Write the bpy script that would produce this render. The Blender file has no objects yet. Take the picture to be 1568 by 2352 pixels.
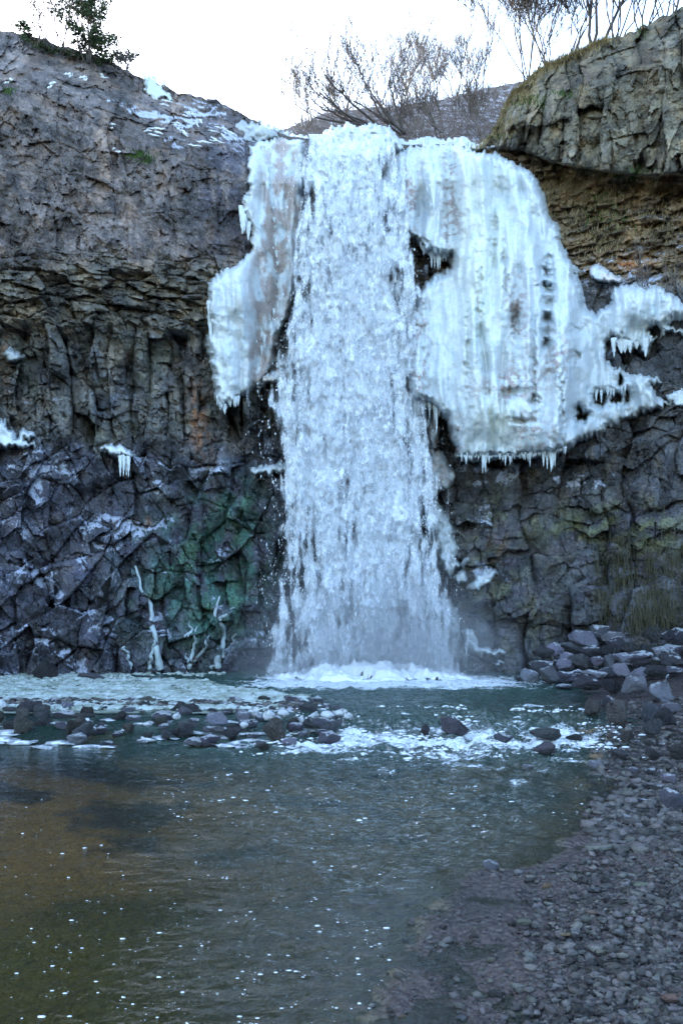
import bpy, bmesh, math, random
import numpy as np
from mathutils import Vector, Matrix, noise as mn
random.seed(7); rng = np.random.default_rng(7)
R = math.radians
SC = bpy.context.scene
COL = SC.collection

# ------------------------------------------------------------------ camera, sky, sun, exposure
F, CX, HY, CH = 1862.0, 784.0, 1419.0, 1.6      # lens in reference units, centre column, horizon row, eye height (m)
cd = bpy.data.cameras.new('camera'); cam = bpy.data.objects.new('camera', cd); COL.objects.link(cam)
cam.location = (0, 0, CH); cam.rotation_euler = (R(90), 0, 0)
cd.sensor_fit = 'VERTICAL'; cd.sensor_height = 36; cd.lens = F / 2352 * 36
cd.shift_y = (HY - 1176) / 2352; cd.clip_start = .05; cd.clip_end = 3000
SC.camera = cam
SUN_EL, SUN_AZ = 19.0, -38.0                      # sun low behind the falls: the whole gorge lies in shade
w = bpy.data.worlds.new('World'); SC.world = w; w.use_nodes = True
nt = w.node_tree; nt.nodes.clear()
sky = nt.nodes.new('ShaderNodeTexSky'); sky.sky_type = 'NISHITA'; sky.sun_disc = False
sky.sun_elevation = R(SUN_EL); sky.sun_rotation = R(SUN_AZ); sky.altitude = 0
sky.air_density = 1.0; sky.dust_density = 1.4; sky.ozone_density = 1.0
bg = nt.nodes.new('ShaderNodeBackground'); bg.inputs[1].default_value = .15
wo = nt.nodes.new('ShaderNodeOutputWorld')
nt.links.new(sky.outputs[0], bg.inputs[0]); nt.links.new(bg.outputs[0], wo.inputs[0])
sd = bpy.data.lights.new('sun', 'SUN'); sd.energy = 2.0; sd.angle = R(.5); sd.color = (1, .93, .84)
so = bpy.data.objects.new('sun', sd); COL.objects.link(so)
sdir = Vector((math.sin(R(SUN_AZ)) * math.cos(R(SUN_EL)), math.cos(R(SUN_AZ)) * math.cos(R(SUN_EL)), math.sin(R(SUN_EL))))
so.rotation_euler = sdir.to_track_quat('Z', 'Y').to_euler(); so.location = sdir * 60
vs = SC.view_settings; vs.view_transform = 'Standard'; vs.look = 'None'; vs.gamma = 1; vs.exposure = 3.1
SC.cycles.max_bounces = 6; SC.cycles.transparent_max_bounces = 24; SC.cycles.caustics_reflective = False
SC.cycles.caustics_refractive = False; SC.cycles.volume_step_rate = 4; SC.cycles.volume_max_steps = 64

# ------------------------------------------------------------------ numpy noise
def _h(ix, iy, s):
    a = (ix.astype(np.int64) * 374761393 + iy.astype(np.int64) * 668265263 + s * 1442695041) & 0xffffffff
    a = ((a ^ (a >> 13)) * 1274126177) & 0xffffffff
    a = ((a ^ (a >> 16)) * 2246822519) & 0xffffffff
    return ((a ^ (a >> 15)) & 0xffffff) / float(0x1000000)
def gn(x, y, s=0):
    ix = np.floor(x); iy = np.floor(y); fx = x - ix; fy = y - iy
    u = fx * fx * fx * (fx * (fx * 6 - 15) + 10); v = fy * fy * fy * (fy * (fy * 6 - 15) + 10)
    def g(dx, dy):
        a = _h(ix + dx, iy + dy, s) * 2 * np.pi
        return np.cos(a) * (fx - dx) + np.sin(a) * (fy - dy)
    return 1.4 * ((g(0, 0) * (1 - u) + g(1, 0) * u) * (1 - v) + (g(0, 1) * (1 - u) + g(1, 1) * u) * v)
def fbm(x, y, o=4, s=0, g=.5):
    r = 0; a = 1
    for k in range(o):
        r = r + a * gn(x * 2 ** k + 17.3 * k, y * 2 ** k - 9.1 * k, s + k); a *= g
    return r
def voro(x, y, s=0):
    ix = np.floor(x); iy = np.floor(y)
    f1 = np.full(x.shape, 9.); f2 = f1.copy(); cx = np.zeros(x.shape); cy = cx.copy(); ox = cx.copy(); oy = cx.copy()
    for dx in (-1, 0, 1):
        for dy in (-1, 0, 1):
            jx = ix + dx; jy = iy + dy
            px = jx + .1 + .8 * _h(jx, jy, s); py = jy + .1 + .8 * _h(jx, jy, s + 1)
            d = np.hypot(px - x, py - y); n = d < f1
            f2 = np.where(n, f1, np.minimum(f2, d))
            cx = np.where(n, jx, cx); cy = np.where(n, jy, cy)
            ox = np.where(n, x - px, ox); oy = np.where(n, y - py, oy); f1 = np.where(n, d, f1)
    return f1, f2, _h(cx, cy, s + 2), _h(cx, cy, s + 3), _h(cx, cy, s + 4), ox, oy
def ss(a, b, x):
    t = np.clip((x - a) / (b - a), 0, 1); return t * t * (3 - 2 * t)
def blocks(x, z, sx, sz, amp, s, tilt=1.6, crack=.25, warp=.35, cw=.05):
    wx = x + warp * sx * fbm(x / sx * .7, z / sx * .7, 2, s + 50); wz = z + warp * sz * fbm(x / sx * .6, z / sz * .6, 2, s + 60)
    f1, f2, a, b, c, ox, oy = voro(wx / sx, wz / sz, s)
    return amp * ((a - .5) * 1.3 + (b - .5) * tilt * ox + (c - .5) * tilt * oy - crack * np.exp(-(f2 - f1) / cw))
def joints(x, z, w, h, amp, s, tilt=1.2, crack=.5, lean=.12, cw=.07):
    """vertically jointed rock: columns of uneven width broken across into blocks"""
    u = (x + lean * z) / w + .5 * fbm(x * .5, z * .35, 3, s + 40); k = np.floor(u); o = np.zeros_like(k)
    th = .25 + .5 * _h(k, o, s); right = (u - k) > th; cid = k + right; th2 = .25 + .5 * _h(k + 1, o, s); th0 = .25 + .5 * _h(k - 1, o, s)
    lo = np.where(right, k + th, k - 1 + th0); hi = np.where(right, k + 1 + th2, k + th); cu = (u - lo) / (hi - lo); du = np.minimum(u - lo, hi - u)
    v_ = z / h + 7 * _h(cid, o, s + 1) + (_h(cid, o, s + 2) - .5) * 1.2 * (cu - .5) + .2 * fbm(x * 2, z * 1.2, 2, s + 41)
    q = np.floor(v_); t1 = .2 + .6 * _h(cid, q, s + 3); up_ = (v_ - q) > t1; bid = q + up_
    l2 = np.where(up_, q + t1, q - 1 + .2 + .6 * _h(cid, q - 1, s + 3)); h2 = np.where(up_, q + 1 + .2 + .6 * _h(cid, q + 1, s + 3), q + t1)
    cv = (v_ - l2) / (h2 - l2); dv = np.minimum(v_ - l2, h2 - v_)
    a = _h(cid, bid, s + 4); b = _h(cid, bid, s + 5); c = _h(cid, bid, s + 6); m = _h(cid, o, s + 7)
    crack = crack * (.08 + 1.0 * ss(-.05, .45, fbm(x * 1.1, z * .8, 3, s + 42)))
    return amp * ((m - .5) * .9 + (a - .5) * 1.3 + (b - .5) * tilt * (cu - .5) * 1.5 + (c - .5) * tilt * (cv - .5) + .18 * (1 - (2 * cu - 1) ** 2)
                  - crack * np.exp(-du / cw) - .7 * crack * np.exp(-dv / cw))
def pick(x, z, sx, sz, s):
    wx = x + .35 * sx * fbm(x / sx * .7, z / sx * .7, 2, s + 50); wz = z + .35 * sz * fbm(x / sx * .6, z / sz * .6, 2, s + 60)
    return voro(wx / sx, wz / sz, s)[2]
def pdist(X, Y, poly):
    """signed distance to a polygon, positive inside"""
    P = np.array(poly, float); d = np.full(X.shape, 1e9); ins = np.zeros(X.shape, bool)
    for i in range(len(P)):
        a = P[i]; b = P[(i + 1) % len(P)]; e = b - a
        t = np.clip(((X - a[0]) * e[0] + (Y - a[1]) * e[1]) / (e @ e + 1e-9), 0, 1)
        d = np.minimum(d, np.hypot(X - a[0] - t * e[0], Y - a[1] - t * e[1]))
        if a[1] != b[1]:
            c = ((a[1] > Y) != (b[1] > Y)) & (X < (b[0] - a[0]) * (Y - a[1]) / (b[1] - a[1]) + a[0]); ins ^= c
    return np.where(ins, d, -d)
def lerp(c0, c1, t):
    return np.asarray(c0) * (1 - t[..., None]) + np.asarray(c1) * t[..., None]
def gauss(PX, PY, x, y, sx, sy):
    return np.exp(-((PX - x) / sx) ** 2 - ((PY - y) / sy) ** 2)

# ------------------------------------------------------------------ mesh helpers
def tag(o, label=None, cat=None, group=None, kind=None):
    for k, v in (('label', label), ('category', cat), ('group', group), ('kind', kind)):
        if v: o[k] = v
    return o
def empty(name, loc=(0, 0, 0)):
    o = bpy.data.objects.new(name, None); COL.objects.link(o); o.location = loc; o.empty_display_size = .1; return o
def mesh_obj(name, V, Fc, mat, parent=None, smooth=True, attrs=None):
    me = bpy.data.meshes.new(name); V = np.asarray(V, np.float32); Fc = np.asarray(Fc, np.int32)
    n = Fc.shape[1]
    me.vertices.add(len(V)); me.vertices.foreach_set('co', V.ravel())
    me.loops.add(Fc.size); me.loops.foreach_set('vertex_index', Fc.ravel())
    me.polygons.add(len(Fc)); me.polygons.foreach_set('loop_start', np.arange(0, Fc.size, n, dtype=np.int32))
    try: me.polygons.foreach_set('loop_total', np.full(len(Fc), n, np.int32))
    except Exception: pass
    me.update(calc_edges=True)
    me.polygons.foreach_set('use_smooth', np.full(len(Fc), smooth, bool))
    for k, a in (attrs or {}).items():
        a = np.asarray(a, np.float32)
        if a.ndim == 1:
            at = me.attributes.new(k, 'FLOAT', 'POINT'); at.data.foreach_set('value', a)
        else:
            at = me.attributes.new(k, 'FLOAT_COLOR', 'POINT')
            at.data.foreach_set('color', np.concatenate([a, np.ones((len(a), 1), np.float32)], 1).ravel())
    me.validate(); me.materials.append(mat)
    o = bpy.data.objects.new(name, me); COL.objects.link(o)
    if parent is not None: o.parent = parent
    return o
def grid_obj(name, P, mat, attrs=None, keep=None, parent=None, smooth=True):
    h, w_ = P.shape[:2]; idx = np.arange(h * w_).reshape(h, w_)
    f = np.stack([idx[:-1, :-1], idx[1:, :-1], idx[1:, 1:], idx[:-1, 1:]], -1).reshape(-1, 4)
    V = P.reshape(-1, 3); A = {k: a.reshape(h * w_, *a.shape[2:]) for k, a in (attrs or {}).items()}
    if keep is not None:
        k = keep[:-1, :-1] & keep[1:, :-1] & keep[1:, 1:] & keep[:-1, 1:] if keep.shape == (h, w_) else keep
        f = f[k.ravel()]; u, inv = np.unique(f, return_inverse=True); f = inv.reshape(-1, 4); V = V[u]; A = {q: a[u] for q, a in A.items()}
    return mesh_obj(name, V, f, mat, parent, smooth, A)
def ray(PX, PY, D):
    return np.stack([(PX - CX) / F * D, D, CH + (HY - PY) / F * D], -1)
def pt(px, py, D): return Vector(((px - CX) / F * D, D, CH + (HY - py) / F * D))
def onplane(px, py, z=0.):
    D = (CH - z) * F / (py - HY); return (px - CX) / F * D, D
def tube_mesh(paths, sides=6):
    """paths: list of (points (n,3), radii (n)) -> V, F quads"""
    V = []; Fq = []; off = 0; ang = np.arange(sides) * 2 * np.pi / sides
    for p, r in paths:
        p = np.asarray(p, float); r = np.asarray(r, float); t = np.gradient(p, axis=0); t /= np.linalg.norm(t, axis=1)[:, None] + 1e-9
        up = np.array([.13, .98, .1]) if abs(t[0][1]) < .9 else np.array([1., 0, .1])
        u = np.cross(t, up); u /= np.linalg.norm(u, axis=1)[:, None] + 1e-9; v = np.cross(t, u)
        ring = p[:, None] + r[:, None, None] * (np.cos(ang)[None, :, None] * u[:, None] + np.sin(ang)[None, :, None] * v[:, None])
        V.append(ring.reshape(-1, 3)); n = len(p)
        i = (np.arange(n - 1)[:, None] * sides + np.arange(sides)[None]); j = (np.arange(n - 1)[:, None] * sides + (np.arange(sides)[None] + 1) % sides)
        Fq.append(np.stack([i, j, j + sides, i + sides], -1).reshape(-1, 4) + off); off += n * sides
    return np.concatenate(V), np.concatenate(Fq)
def scatter_mesh(bv, bf, pos, scl, rot=None, extra=None):
    """bv (n,3), bf faces; pos (m,3), scl (m,3), rot (m,3,3)"""
    v = bv[None] * scl[:, None]
    if rot is not None: v = np.einsum('mij,mnj->mni', rot, v)
    v = v + pos[:, None]; m = len(pos); n = len(bv)
    f = bf[None] + (np.arange(m) * n)[:, None, None]
    return v.reshape(-1, 3), f.reshape(-1, bf.shape[1])
def rotz(a, tilt=None):
    m = len(a); M = np.zeros((m, 3, 3)); M[:, 0, 0] = np.cos(a); M[:, 0, 1] = -np.sin(a); M[:, 1, 0] = np.sin(a); M[:, 1, 1] = np.cos(a); M[:, 2, 2] = 1
    if tilt is not None:
        T = np.zeros((m, 3, 3)); T[:, 0, 0] = 1; T[:, 1, 1] = np.cos(tilt); T[:, 1, 2] = -np.sin(tilt); T[:, 2, 1] = np.sin(tilt); T[:, 2, 2] = np.cos(tilt); M = np.einsum('mij,mjk->mik', M, T)
    return M
def ico(sub=1):
    bm = bmesh.new(); bmesh.ops.create_icosphere(bm, subdivisions=sub, radius=1)
    v = np.array([x.co[:] for x in bm.verts]); f = np.array([[q.index for q in x.verts] for x in bm.faces]); bm.free(); return v, f

# ------------------------------------------------------------------ materials
class NT:
    def __init__(s, name):
        s.m = bpy.data.materials.new(name); s.m.use_nodes = True; s.t = s.m.node_tree; s.t.nodes.clear()
        s.out = s.n('ShaderNodeOutputMaterial')
    def n(s, ty, **k):
        x = s.t.nodes.new(ty)
        for a, b in k.items(): setattr(x, a, b)
        return x
    def put(s, sock, v):
        if isinstance(v, bpy.types.NodeSocket): s.t.links.new(v, sock)
        elif v is not None:
            if isinstance(v, (tuple, list)) and len(v) == 3 and sock.type == 'RGBA': v = (*v, 1)
            sock.default_value = v
    def math(s, op, a, b=None, c=None, clamp=False):
        x = s.n('ShaderNodeMath', operation=op, use_clamp=clamp); s.put(x.inputs[0], a); s.put(x.inputs[1], b)
        if c is not None: s.put(x.inputs[2], c)
        return x.outputs[0]
    def mix(s, a, b, f, mode='MIX'):
        x = s.n('ShaderNodeMix', data_type='RGBA', blend_type=mode); s.put(x.inputs[0], f); s.put(x.inputs[6], a); s.put(x.inputs[7], b); return x.outputs[2]
    def attr(s, name): return s.n('ShaderNodeAttribute', attribute_name=name)
    def coord(s, which='Object', scale=(1, 1, 1), loc=(0, 0, 0)):
        c = s.n('ShaderNodeTexCoord'); m = s.n('ShaderNodeMapping'); m.inputs[3].default_value = scale; m.inputs[1].default_value = loc
        s.t.links.new(c.outputs[which], m.inputs[0]); return m.outputs[0]
    def noise(s, vec, scale, detail=5, rough=.55, dist=0):
        x = s.n('ShaderNodeTexNoise'); s.put(x.inputs['Vector'], vec); x.inputs['Scale'].default_value = scale
        x.inputs['Detail'].default_value = detail; x.inputs['Roughness'].default_value = rough; x.inputs['Distortion'].default_value = dist; return x.outputs[0]
    def voro(s, vec, scale, feature='F1', out='Distance'):
        x = s.n('ShaderNodeTexVoronoi', feature=feature); s.put(x.inputs['Vector'], vec); x.inputs['Scale'].default_value = scale; return x.outputs[out]
    def ramp(s, f, a, b, c0=0., c1=1.):
        x = s.n('ShaderNodeMapRange', interpolation_type='SMOOTHSTEP'); s.put(x.inputs[0], f); s.put(x.inputs[1], a); s.put(x.inputs[2], b); x.inputs[3].default_value = c0; x.inputs[4].default_value = c1; return x.outputs[0]
    def bump(s, h, strength, dist=.02, nrm=None):
        x = s.n('ShaderNodeBump'); s.put(x.inputs['Strength'], strength); x.inputs['Distance'].default_value = dist; s.put(x.inputs['Height'], h)
        if nrm is not None: s.put(x.inputs['Normal'], nrm)
        return x.outputs[0]
    def bsdf(s, col, rough=.7, nrm=None, spec=.5, **k):
        x = s.n('ShaderNodeBsdfPrincipled'); s.put(x.inputs['Base Color'], col); s.put(x.inputs['Roughness'], rough)
        s.put(x.inputs['Specular IOR Level'], spec)
        if nrm is not None: s.put(x.inputs['Normal'], nrm)
        for a, b in k.items(): s.put(x.inputs[a.replace('_', ' ')], b)
        return x.outputs[0]
    def done(s, sh): s.t.links.new(sh, s.out.inputs[0]); return s.m

def rock_material():
    t = NT('cliff_rock'); co = t.coord(); col = t.attr('col').outputs[0]
    sep = t.n('ShaderNodeSeparateColor'); t.put(sep.inputs[0], t.attr('msk').outputs[0]); frost, wet, lich = sep.outputs
    n1 = t.noise(co, 2.2, 6, .65); n2 = t.noise(co, 9, 8, .72); n3 = t.noise(co, 26, 4, .75)
    vst = t.noise(t.coord(scale=(1, 1, .16)), 7, 5, .6)
    c = t.mix(col, t.mix(col, (1.75, 1.6, 1.5), 1., 'MULTIPLY'), t.ramp(n2, .45, .72))
    c = t.mix(c, t.mix(col, (.35, .37, .42), 1., 'MULTIPLY'), t.ramp(n1, .56, .34))
    c = t.mix(c, t.mix(c, (.5, .5, .52), 1., 'MULTIPLY'), t.ramp(vst, .56, .70))
    # pale lichen and frost specks
    sp = t.math('MULTIPLY', t.ramp(n3, .56, .66), t.ramp(n2, .46, .60))
    c = t.mix(c, (.42, .43, .40), t.math('MULTIPLY', sp, lich))
    fr = t.ramp(t.math('ADD', t.math('MULTIPLY', n2, .75), t.math('MULTIPLY', n3, .35)), t.math('SUBTRACT', .80, t.math('MULTIPLY', frost, .5)), t.math('SUBTRACT', .92, t.math('MULTIPLY', frost, .45)))
    c = t.mix(c, (.52, .58, .72), fr)
    h = t.math('ADD', t.math('MULTIPLY', n2, 1.0), t.math('MULTIPLY', n3, .3))
    vb = t.voro(t.coord(scale=(1, 1, .7)), 6.5, 'DISTANCE_TO_EDGE')
    h = t.math('ADD', h, t.math('MULTIPLY', t.ramp(vb, 0, .06), .22))
    rough = t.math('SUBTRACT', .80, t.math('MULTIPLY', t.math('MULTIPLY', wet, t.ramp(n1, .35, .55, .55, 1.)), .56))
    return t.done(t.bsdf(c, rough, t.bump(h, 1., .09), t.math('ADD', .45, t.math('MULTIPLY', wet, .5))))
ROCK = rock_material()
def ice_material():
    t = NT('ice'); co = t.coord(); col = t.attr('col').outputs[0]
    n1 = t.noise(t.coord(scale=(1, 1, .45)), 5, 8, .66); n2 = t.noise(co, 34, 6, .65); n0 = t.noise(t.coord(scale=(1, 1, .12)), 16, 4, .5)
    c = t.mix(col, t.mix(col, (.76, .87, .93), 1., 'MULTIPLY'), t.ramp(n1, .50, .70)); c = t.mix(c, t.mix(c, (.84, .88, .92), 1., 'MULTIPLY'), t.ramp(n0, .5, .68))
    c = t.mix(c, (.76, .80, .84), t.math('MULTIPLY', t.ramp(n2, .52, .7), .6))
    h = t.math('ADD', t.math('ADD', t.math('MULTIPLY', n1, .6), t.math('MULTIPLY', n2, .40)), t.math('MULTIPLY', n0, .25))
    return t.done(t.bsdf(c, t.ramp(n2, .35, .65, .22, .6), t.bump(h, .75, .07), .5, Coat_Weight=.35, Coat_Roughness=.12))
ICE = ice_material()
def simple_ice(name, col, stretch=.4):
    t = NT(name); n1 = t.noise(t.coord(scale=(1, 1, stretch)), 14, 6, .65); n2 = t.noise(t.coord(), 50, 4, .6)
    c = t.mix(col, tuple(x * .72 for x in col), t.ramp(n1, .45, .7))
    return t.done(t.bsdf(c, .35, t.bump(t.math('ADD', n1, t.math('MULTIPLY', n2, .4)), .8, .03), .5))
SNOW = simple_ice('snow', (.66, .70, .74), 1.)
ICICLE = simple_ice('icicle_ice', (.60, .68, .73), .2)
RUNICE = simple_ice('frozen_runoff', (.34, .42, .45), .2)
def water_fall_material():
    t = NT('falling_water'); d = t.attr('dens').outputs['Fac']; sd = t.attr('seed').outputs['Fac']
    cb = t.n('ShaderNodeTexCoord'); off = t.n('ShaderNodeCombineXYZ'); t.put(off.inputs[0], sd); t.put(off.inputs[2], sd)
    def cc(sc):
        a = t.n('ShaderNodeVectorMath', operation='ADD'); t.t.links.new(cb.outputs['Object'], a.inputs[0]); t.t.links.new(off.outputs[0], a.inputs[1])
        m = t.n('ShaderNodeVectorMath', operation='MULTIPLY'); t.t.links.new(a.outputs[0], m.inputs[0]); m.inputs[1].default_value = sc; return m.outputs[0]
    n1 = t.noise(cc((1, 1, .30)), 4.2, 9, .76, .5); n2 = t.noise(cc((1, 1, .42)), 15, 5, .75, .3)
    s = t.math('ADD', t.math('MULTIPLY', n1, .66), t.math('MULTIPLY', n2, .34))
    a = t.ramp(s, t.math('SUBTRACT', .735, t.math('MULTIPLY', d, .46)), t.math('SUBTRACT', .87, t.math('MULTIPLY', d, .46)))
    a = t.math('MULTIPLY', a, t.ramp(d, .0, .12))
    veil = t.math('MULTIPLY', t.ramp(d, .35, 1.), .5)
    a = t.math('MAXIMUM', a, veil)
    a = t.math('MINIMUM', a, .94)
    col = t.mix((.76, .82, .89), (.97, .98, .98), t.ramp(s, t.math('SUBTRACT', .78, t.math('MULTIPLY', d, .36)), t.math('SUBTRACT', .95, t.math('MULTIPLY', d, .36))))
    df = t.bsdf(col, .55, t.bump(s, .8, .12), .3); tl = t.n('ShaderNodeBsdfTranslucent'); t.put(tl.inputs[0], (.7, .8, .9))
    mx = t.n('ShaderNodeMixShader'); mx.inputs[0].default_value = .12; t.t.links.new(df, mx.inputs[1]); t.t.links.new(tl.outputs[0], mx.inputs[2])
    tr = t.n('ShaderNodeBsdfTransparent'); m2 = t.n('ShaderNodeMixShader'); t.put(m2.inputs[0], a)
    t.t.links.new(tr.outputs[0], m2.inputs[1]); t.t.links.new(mx.outputs[0], m2.inputs[2]); return t.done(m2.outputs[0])
FALL = water_fall_material()
t = NT('spray'); SPRAY = t.done(t.bsdf((.86, .90, .94), .5))
t = NT('foam'); n = t.noise(t.coord(), 60, 4, .6); FOAM = t.done(t.bsdf(t.mix((.62, .67, .72), (.74, .77, .80), t.ramp(n, .35, .6)), .5, t.bump(n, .5, .01)))
def pool_material():
    t = NT('pool_water'); co = t.coord(); fo = t.attr('foam').outputs['Fac']; ro = t.attr('rough').outputs['Fac']
    cs = t.coord(scale=(.75, 1.5, 1)); r1 = t.noise(cs, 5.5, 4, .55, .6); r2 = t.noise(cs, 19, 4, .6, .4); r3 = t.noise(t.coord(scale=(.8, 1.6, 1)), 40, 2, .5)
    h = t.math('ADD', t.math('ADD', r1, t.math('MULTIPLY', r2, .5)), t.math('MULTIPLY', r3, .06))
    nb = t.bump(h, t.math('ADD', .04, t.math('MULTIPLY', ro, 1.3)), .06)
    gl = t.n('ShaderNodeBsdfGlossy'); t.put(gl.inputs['Roughness'], .035); t.put(gl.inputs['Color'], (.95, .97, 1)); t.put(gl.inputs['Normal'], nb)
    tr = t.n('ShaderNodeBsdfTransparent'); t.put(tr.inputs[0], (.80, .80, .66))
    dv = t.bsdf((.034, .075, .062), .3, nb, .0); m0 = t.n('ShaderNodeMixShader'); t.put(m0.inputs[0], t.attr('murk').outputs['Fac'])
    t.t.links.new(tr.outputs[0], m0.inputs[1]); t.t.links.new(dv, m0.inputs[2])
    fr = t.n('ShaderNodeFresnel'); fr.inputs[0].default_value = 1.36; t.put(fr.inputs['Normal'], nb)
    m1 = t.n('ShaderNodeMixShader'); t.put(m1.inputs[0], fr.outputs[0]); t.t.links.new(m0.outputs[0], m1.inputs[1]); t.t.links.new(gl.outputs[0], m1.inputs[2])
    f1 = t.noise(t.coord(scale=(.6, 1.3, 1)), 9, 8, .72, .8); f2 = t.noise(t.coord(scale=(.6, 1.3, 1)), 38, 5, .7, .5)
    s = t.math('ADD', t.math('MULTIPLY', f1, .62), t.math('MULTIPLY', f2, .38))
    a = t.ramp(s, t.math('SUBTRACT', .82, t.math('MULTIPLY', fo, .48)), t.math('SUBTRACT', .92, t.math('MULTIPLY', fo, .42)))
    a = t.math('MULTIPLY', a, t.ramp(fo, 0, .1))
    fb = t.bsdf(t.mix((.5, .58, .62), (.84, .88, .91), t.ramp(f2, .35, .65)), .5, t.bump(s, .9, .05)); m2 = t.n('ShaderNodeMixShader'); t.put(m2.inputs[0], a)
    t.t.links.new(m1.outputs[0], m2.inputs[1]); t.t.links.new(fb, m2.inputs[2]); return t.done(m2.outputs[0])
POOL = pool_material()
def ground_material():
    t = NT('stream_bed'); co = t.coord(); col = t.attr('col').outputs[0]
    n1 = t.noise(co, 6, 6, .65); n2 = t.noise(co, 45, 6, .7); v = t.voro(co, 30, 'F1', 'Color'); vd = t.voro(co, 30, 'F1')
    bw = t.n('ShaderNodeRGBToBW'); t.put(bw.inputs[0], v)
    c = t.mix(t.mix(col, (.45, .45, .5), 1., 'MULTIPLY'), t.mix(col, (1.7, 1.65, 1.6), 1., 'MULTIPLY'), t.math('ADD', t.math('MULTIPLY', n2, .6), t.math('MULTIPLY', bw.outputs[0], .4)))
    c = t.mix(c, t.mix(c, (.5, .5, .5), 1., 'MULTIPLY'), t.ramp(n1, .5, .7))
    h = t.math('ADD', t.math('MULTIPLY', n2, .7), t.math('SUBTRACT', 1., vd))
    return t.done(t.bsdf(c, t.ramp(n1, .35, .65, .16, .42), t.bump(h, 1., .03), .6))
GROUND = ground_material()
def stone_material(name, base, snow=0., wet=.5, speck=.5, island=False, vary=.6):
    t = NT(name); co = t.coord(); k_ = 8. if island else 1.; n1 = t.noise(co, 1.6 * k_, 6, .65); n2 = t.noise(co, 4.5 * k_, 7, .72); n3 = t.noise(co, 13 * k_, 3, .6)
    if island:
        rnd = t.n('ShaderNodeNewGeometry').outputs['Random Per Island']
    else: rnd = t.n('ShaderNodeObjectInfo').outputs['Random']
    wn = t.n('ShaderNodeTexWhiteNoise', noise_dimensions='1D'); t.put(wn.inputs['W'], t.math('MULTIPLY', rnd, 931.))
    c = t.mix(tuple(x * (1 - vary) for x in base), tuple(min(1, x * (1 + 1.4 * vary)) for x in base), rnd)
    hs_ = t.n('ShaderNodeHueSaturation'); t.put(hs_.inputs['Saturation'], .16); t.put(hs_.inputs['Color'], wn.outputs['Color']); c = t.mix(c, t.mix(c, hs_.outputs[0], 1., 'OVERLAY'), .5)
    c = t.mix(t.mix(c, (.5, .5, .55), 1., 'MULTIPLY'), t.mix(c, (1.5, 1.5, 1.45), 1., 'MULTIPLY'), n2)
    c = t.mix(c, (.38, .37, .28), t.math('MULTIPLY', t.ramp(n3, .6, .7), speck))
    if snow > 0:
        nz = t.n('ShaderNodeSeparateXYZ'); t.put(nz.inputs[0], t.n('ShaderNodeNewGeometry').outputs['Normal'])
        s = t.math('ADD', nz.outputs[2], t.math('MULTIPLY', t.math('SUBTRACT', n1, .5), 2.2))
        c = t.mix(c, (.66, .70, .76), t.ramp(s, 1.25 - snow, 1.4 - snow))
    return t.done(t.bsdf(c, t.ramp(n1, .35, .65, .62 - .4 * wet, .75 - .3 * wet), t.bump(t.math('ADD', n2, t.math('MULTIPLY', n3, .3)), 1., .03 if island else .25), .5))
ST_DARK = stone_material('dark_wet_stone', (.055, .056, .064), .0, .75, .12)
ST_FROST = stone_material('frosted_stone', (.085, .085, .11), .62, .55, .2)
ST_BARN = stone_material('barnacled_stone', (.055, .052, .046), .0, .5, .8)
ST_VIOLET = stone_material('violet_grey_stone', (.15, .148, .185), .42, .5, .15)
PEB = stone_material('pebble_stone', (.058, .055, .052), .0, 1.25, .2, True, .94)
def leaf_mat(name, a, b, rough=.7):
    t = NT(name); r = t.n('ShaderNodeNewGeometry').outputs['Random Per Island']; return t.done(t.bsdf(t.mix(a, b, r), rough, None, .2))
NEEDLE = leaf_mat('conifer_needles', (.03, .055, .03), (.07, .11, .05)); GRASS = leaf_mat('dry_grass', (.20, .16, .08), (.42, .36, .22))
FERN = leaf_mat('green_leaves', (.03, .08, .02), (.09, .17, .04)); WEED = leaf_mat('hanging_weed', (.035, .035, .018), (.09, .085, .05))
t = NT('bark'); n = t.noise(t.coord(), 25, 5, .6); BARK = t.done(t.bsdf(t.mix((.05, .04, .035), (.16, .13, .115), t.ramp(n, .35, .65)), .8, t.bump(n, .5, .01)))
t = NT('dark_bark'); n = t.noise(t.coord(), 25, 5, .6); BARKD = t.done(t.bsdf(t.mix((.025, .02, .02), (.07, .055, .05), t.ramp(n, .35, .65)), .8, t.bump(n, .5, .01)))

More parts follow.
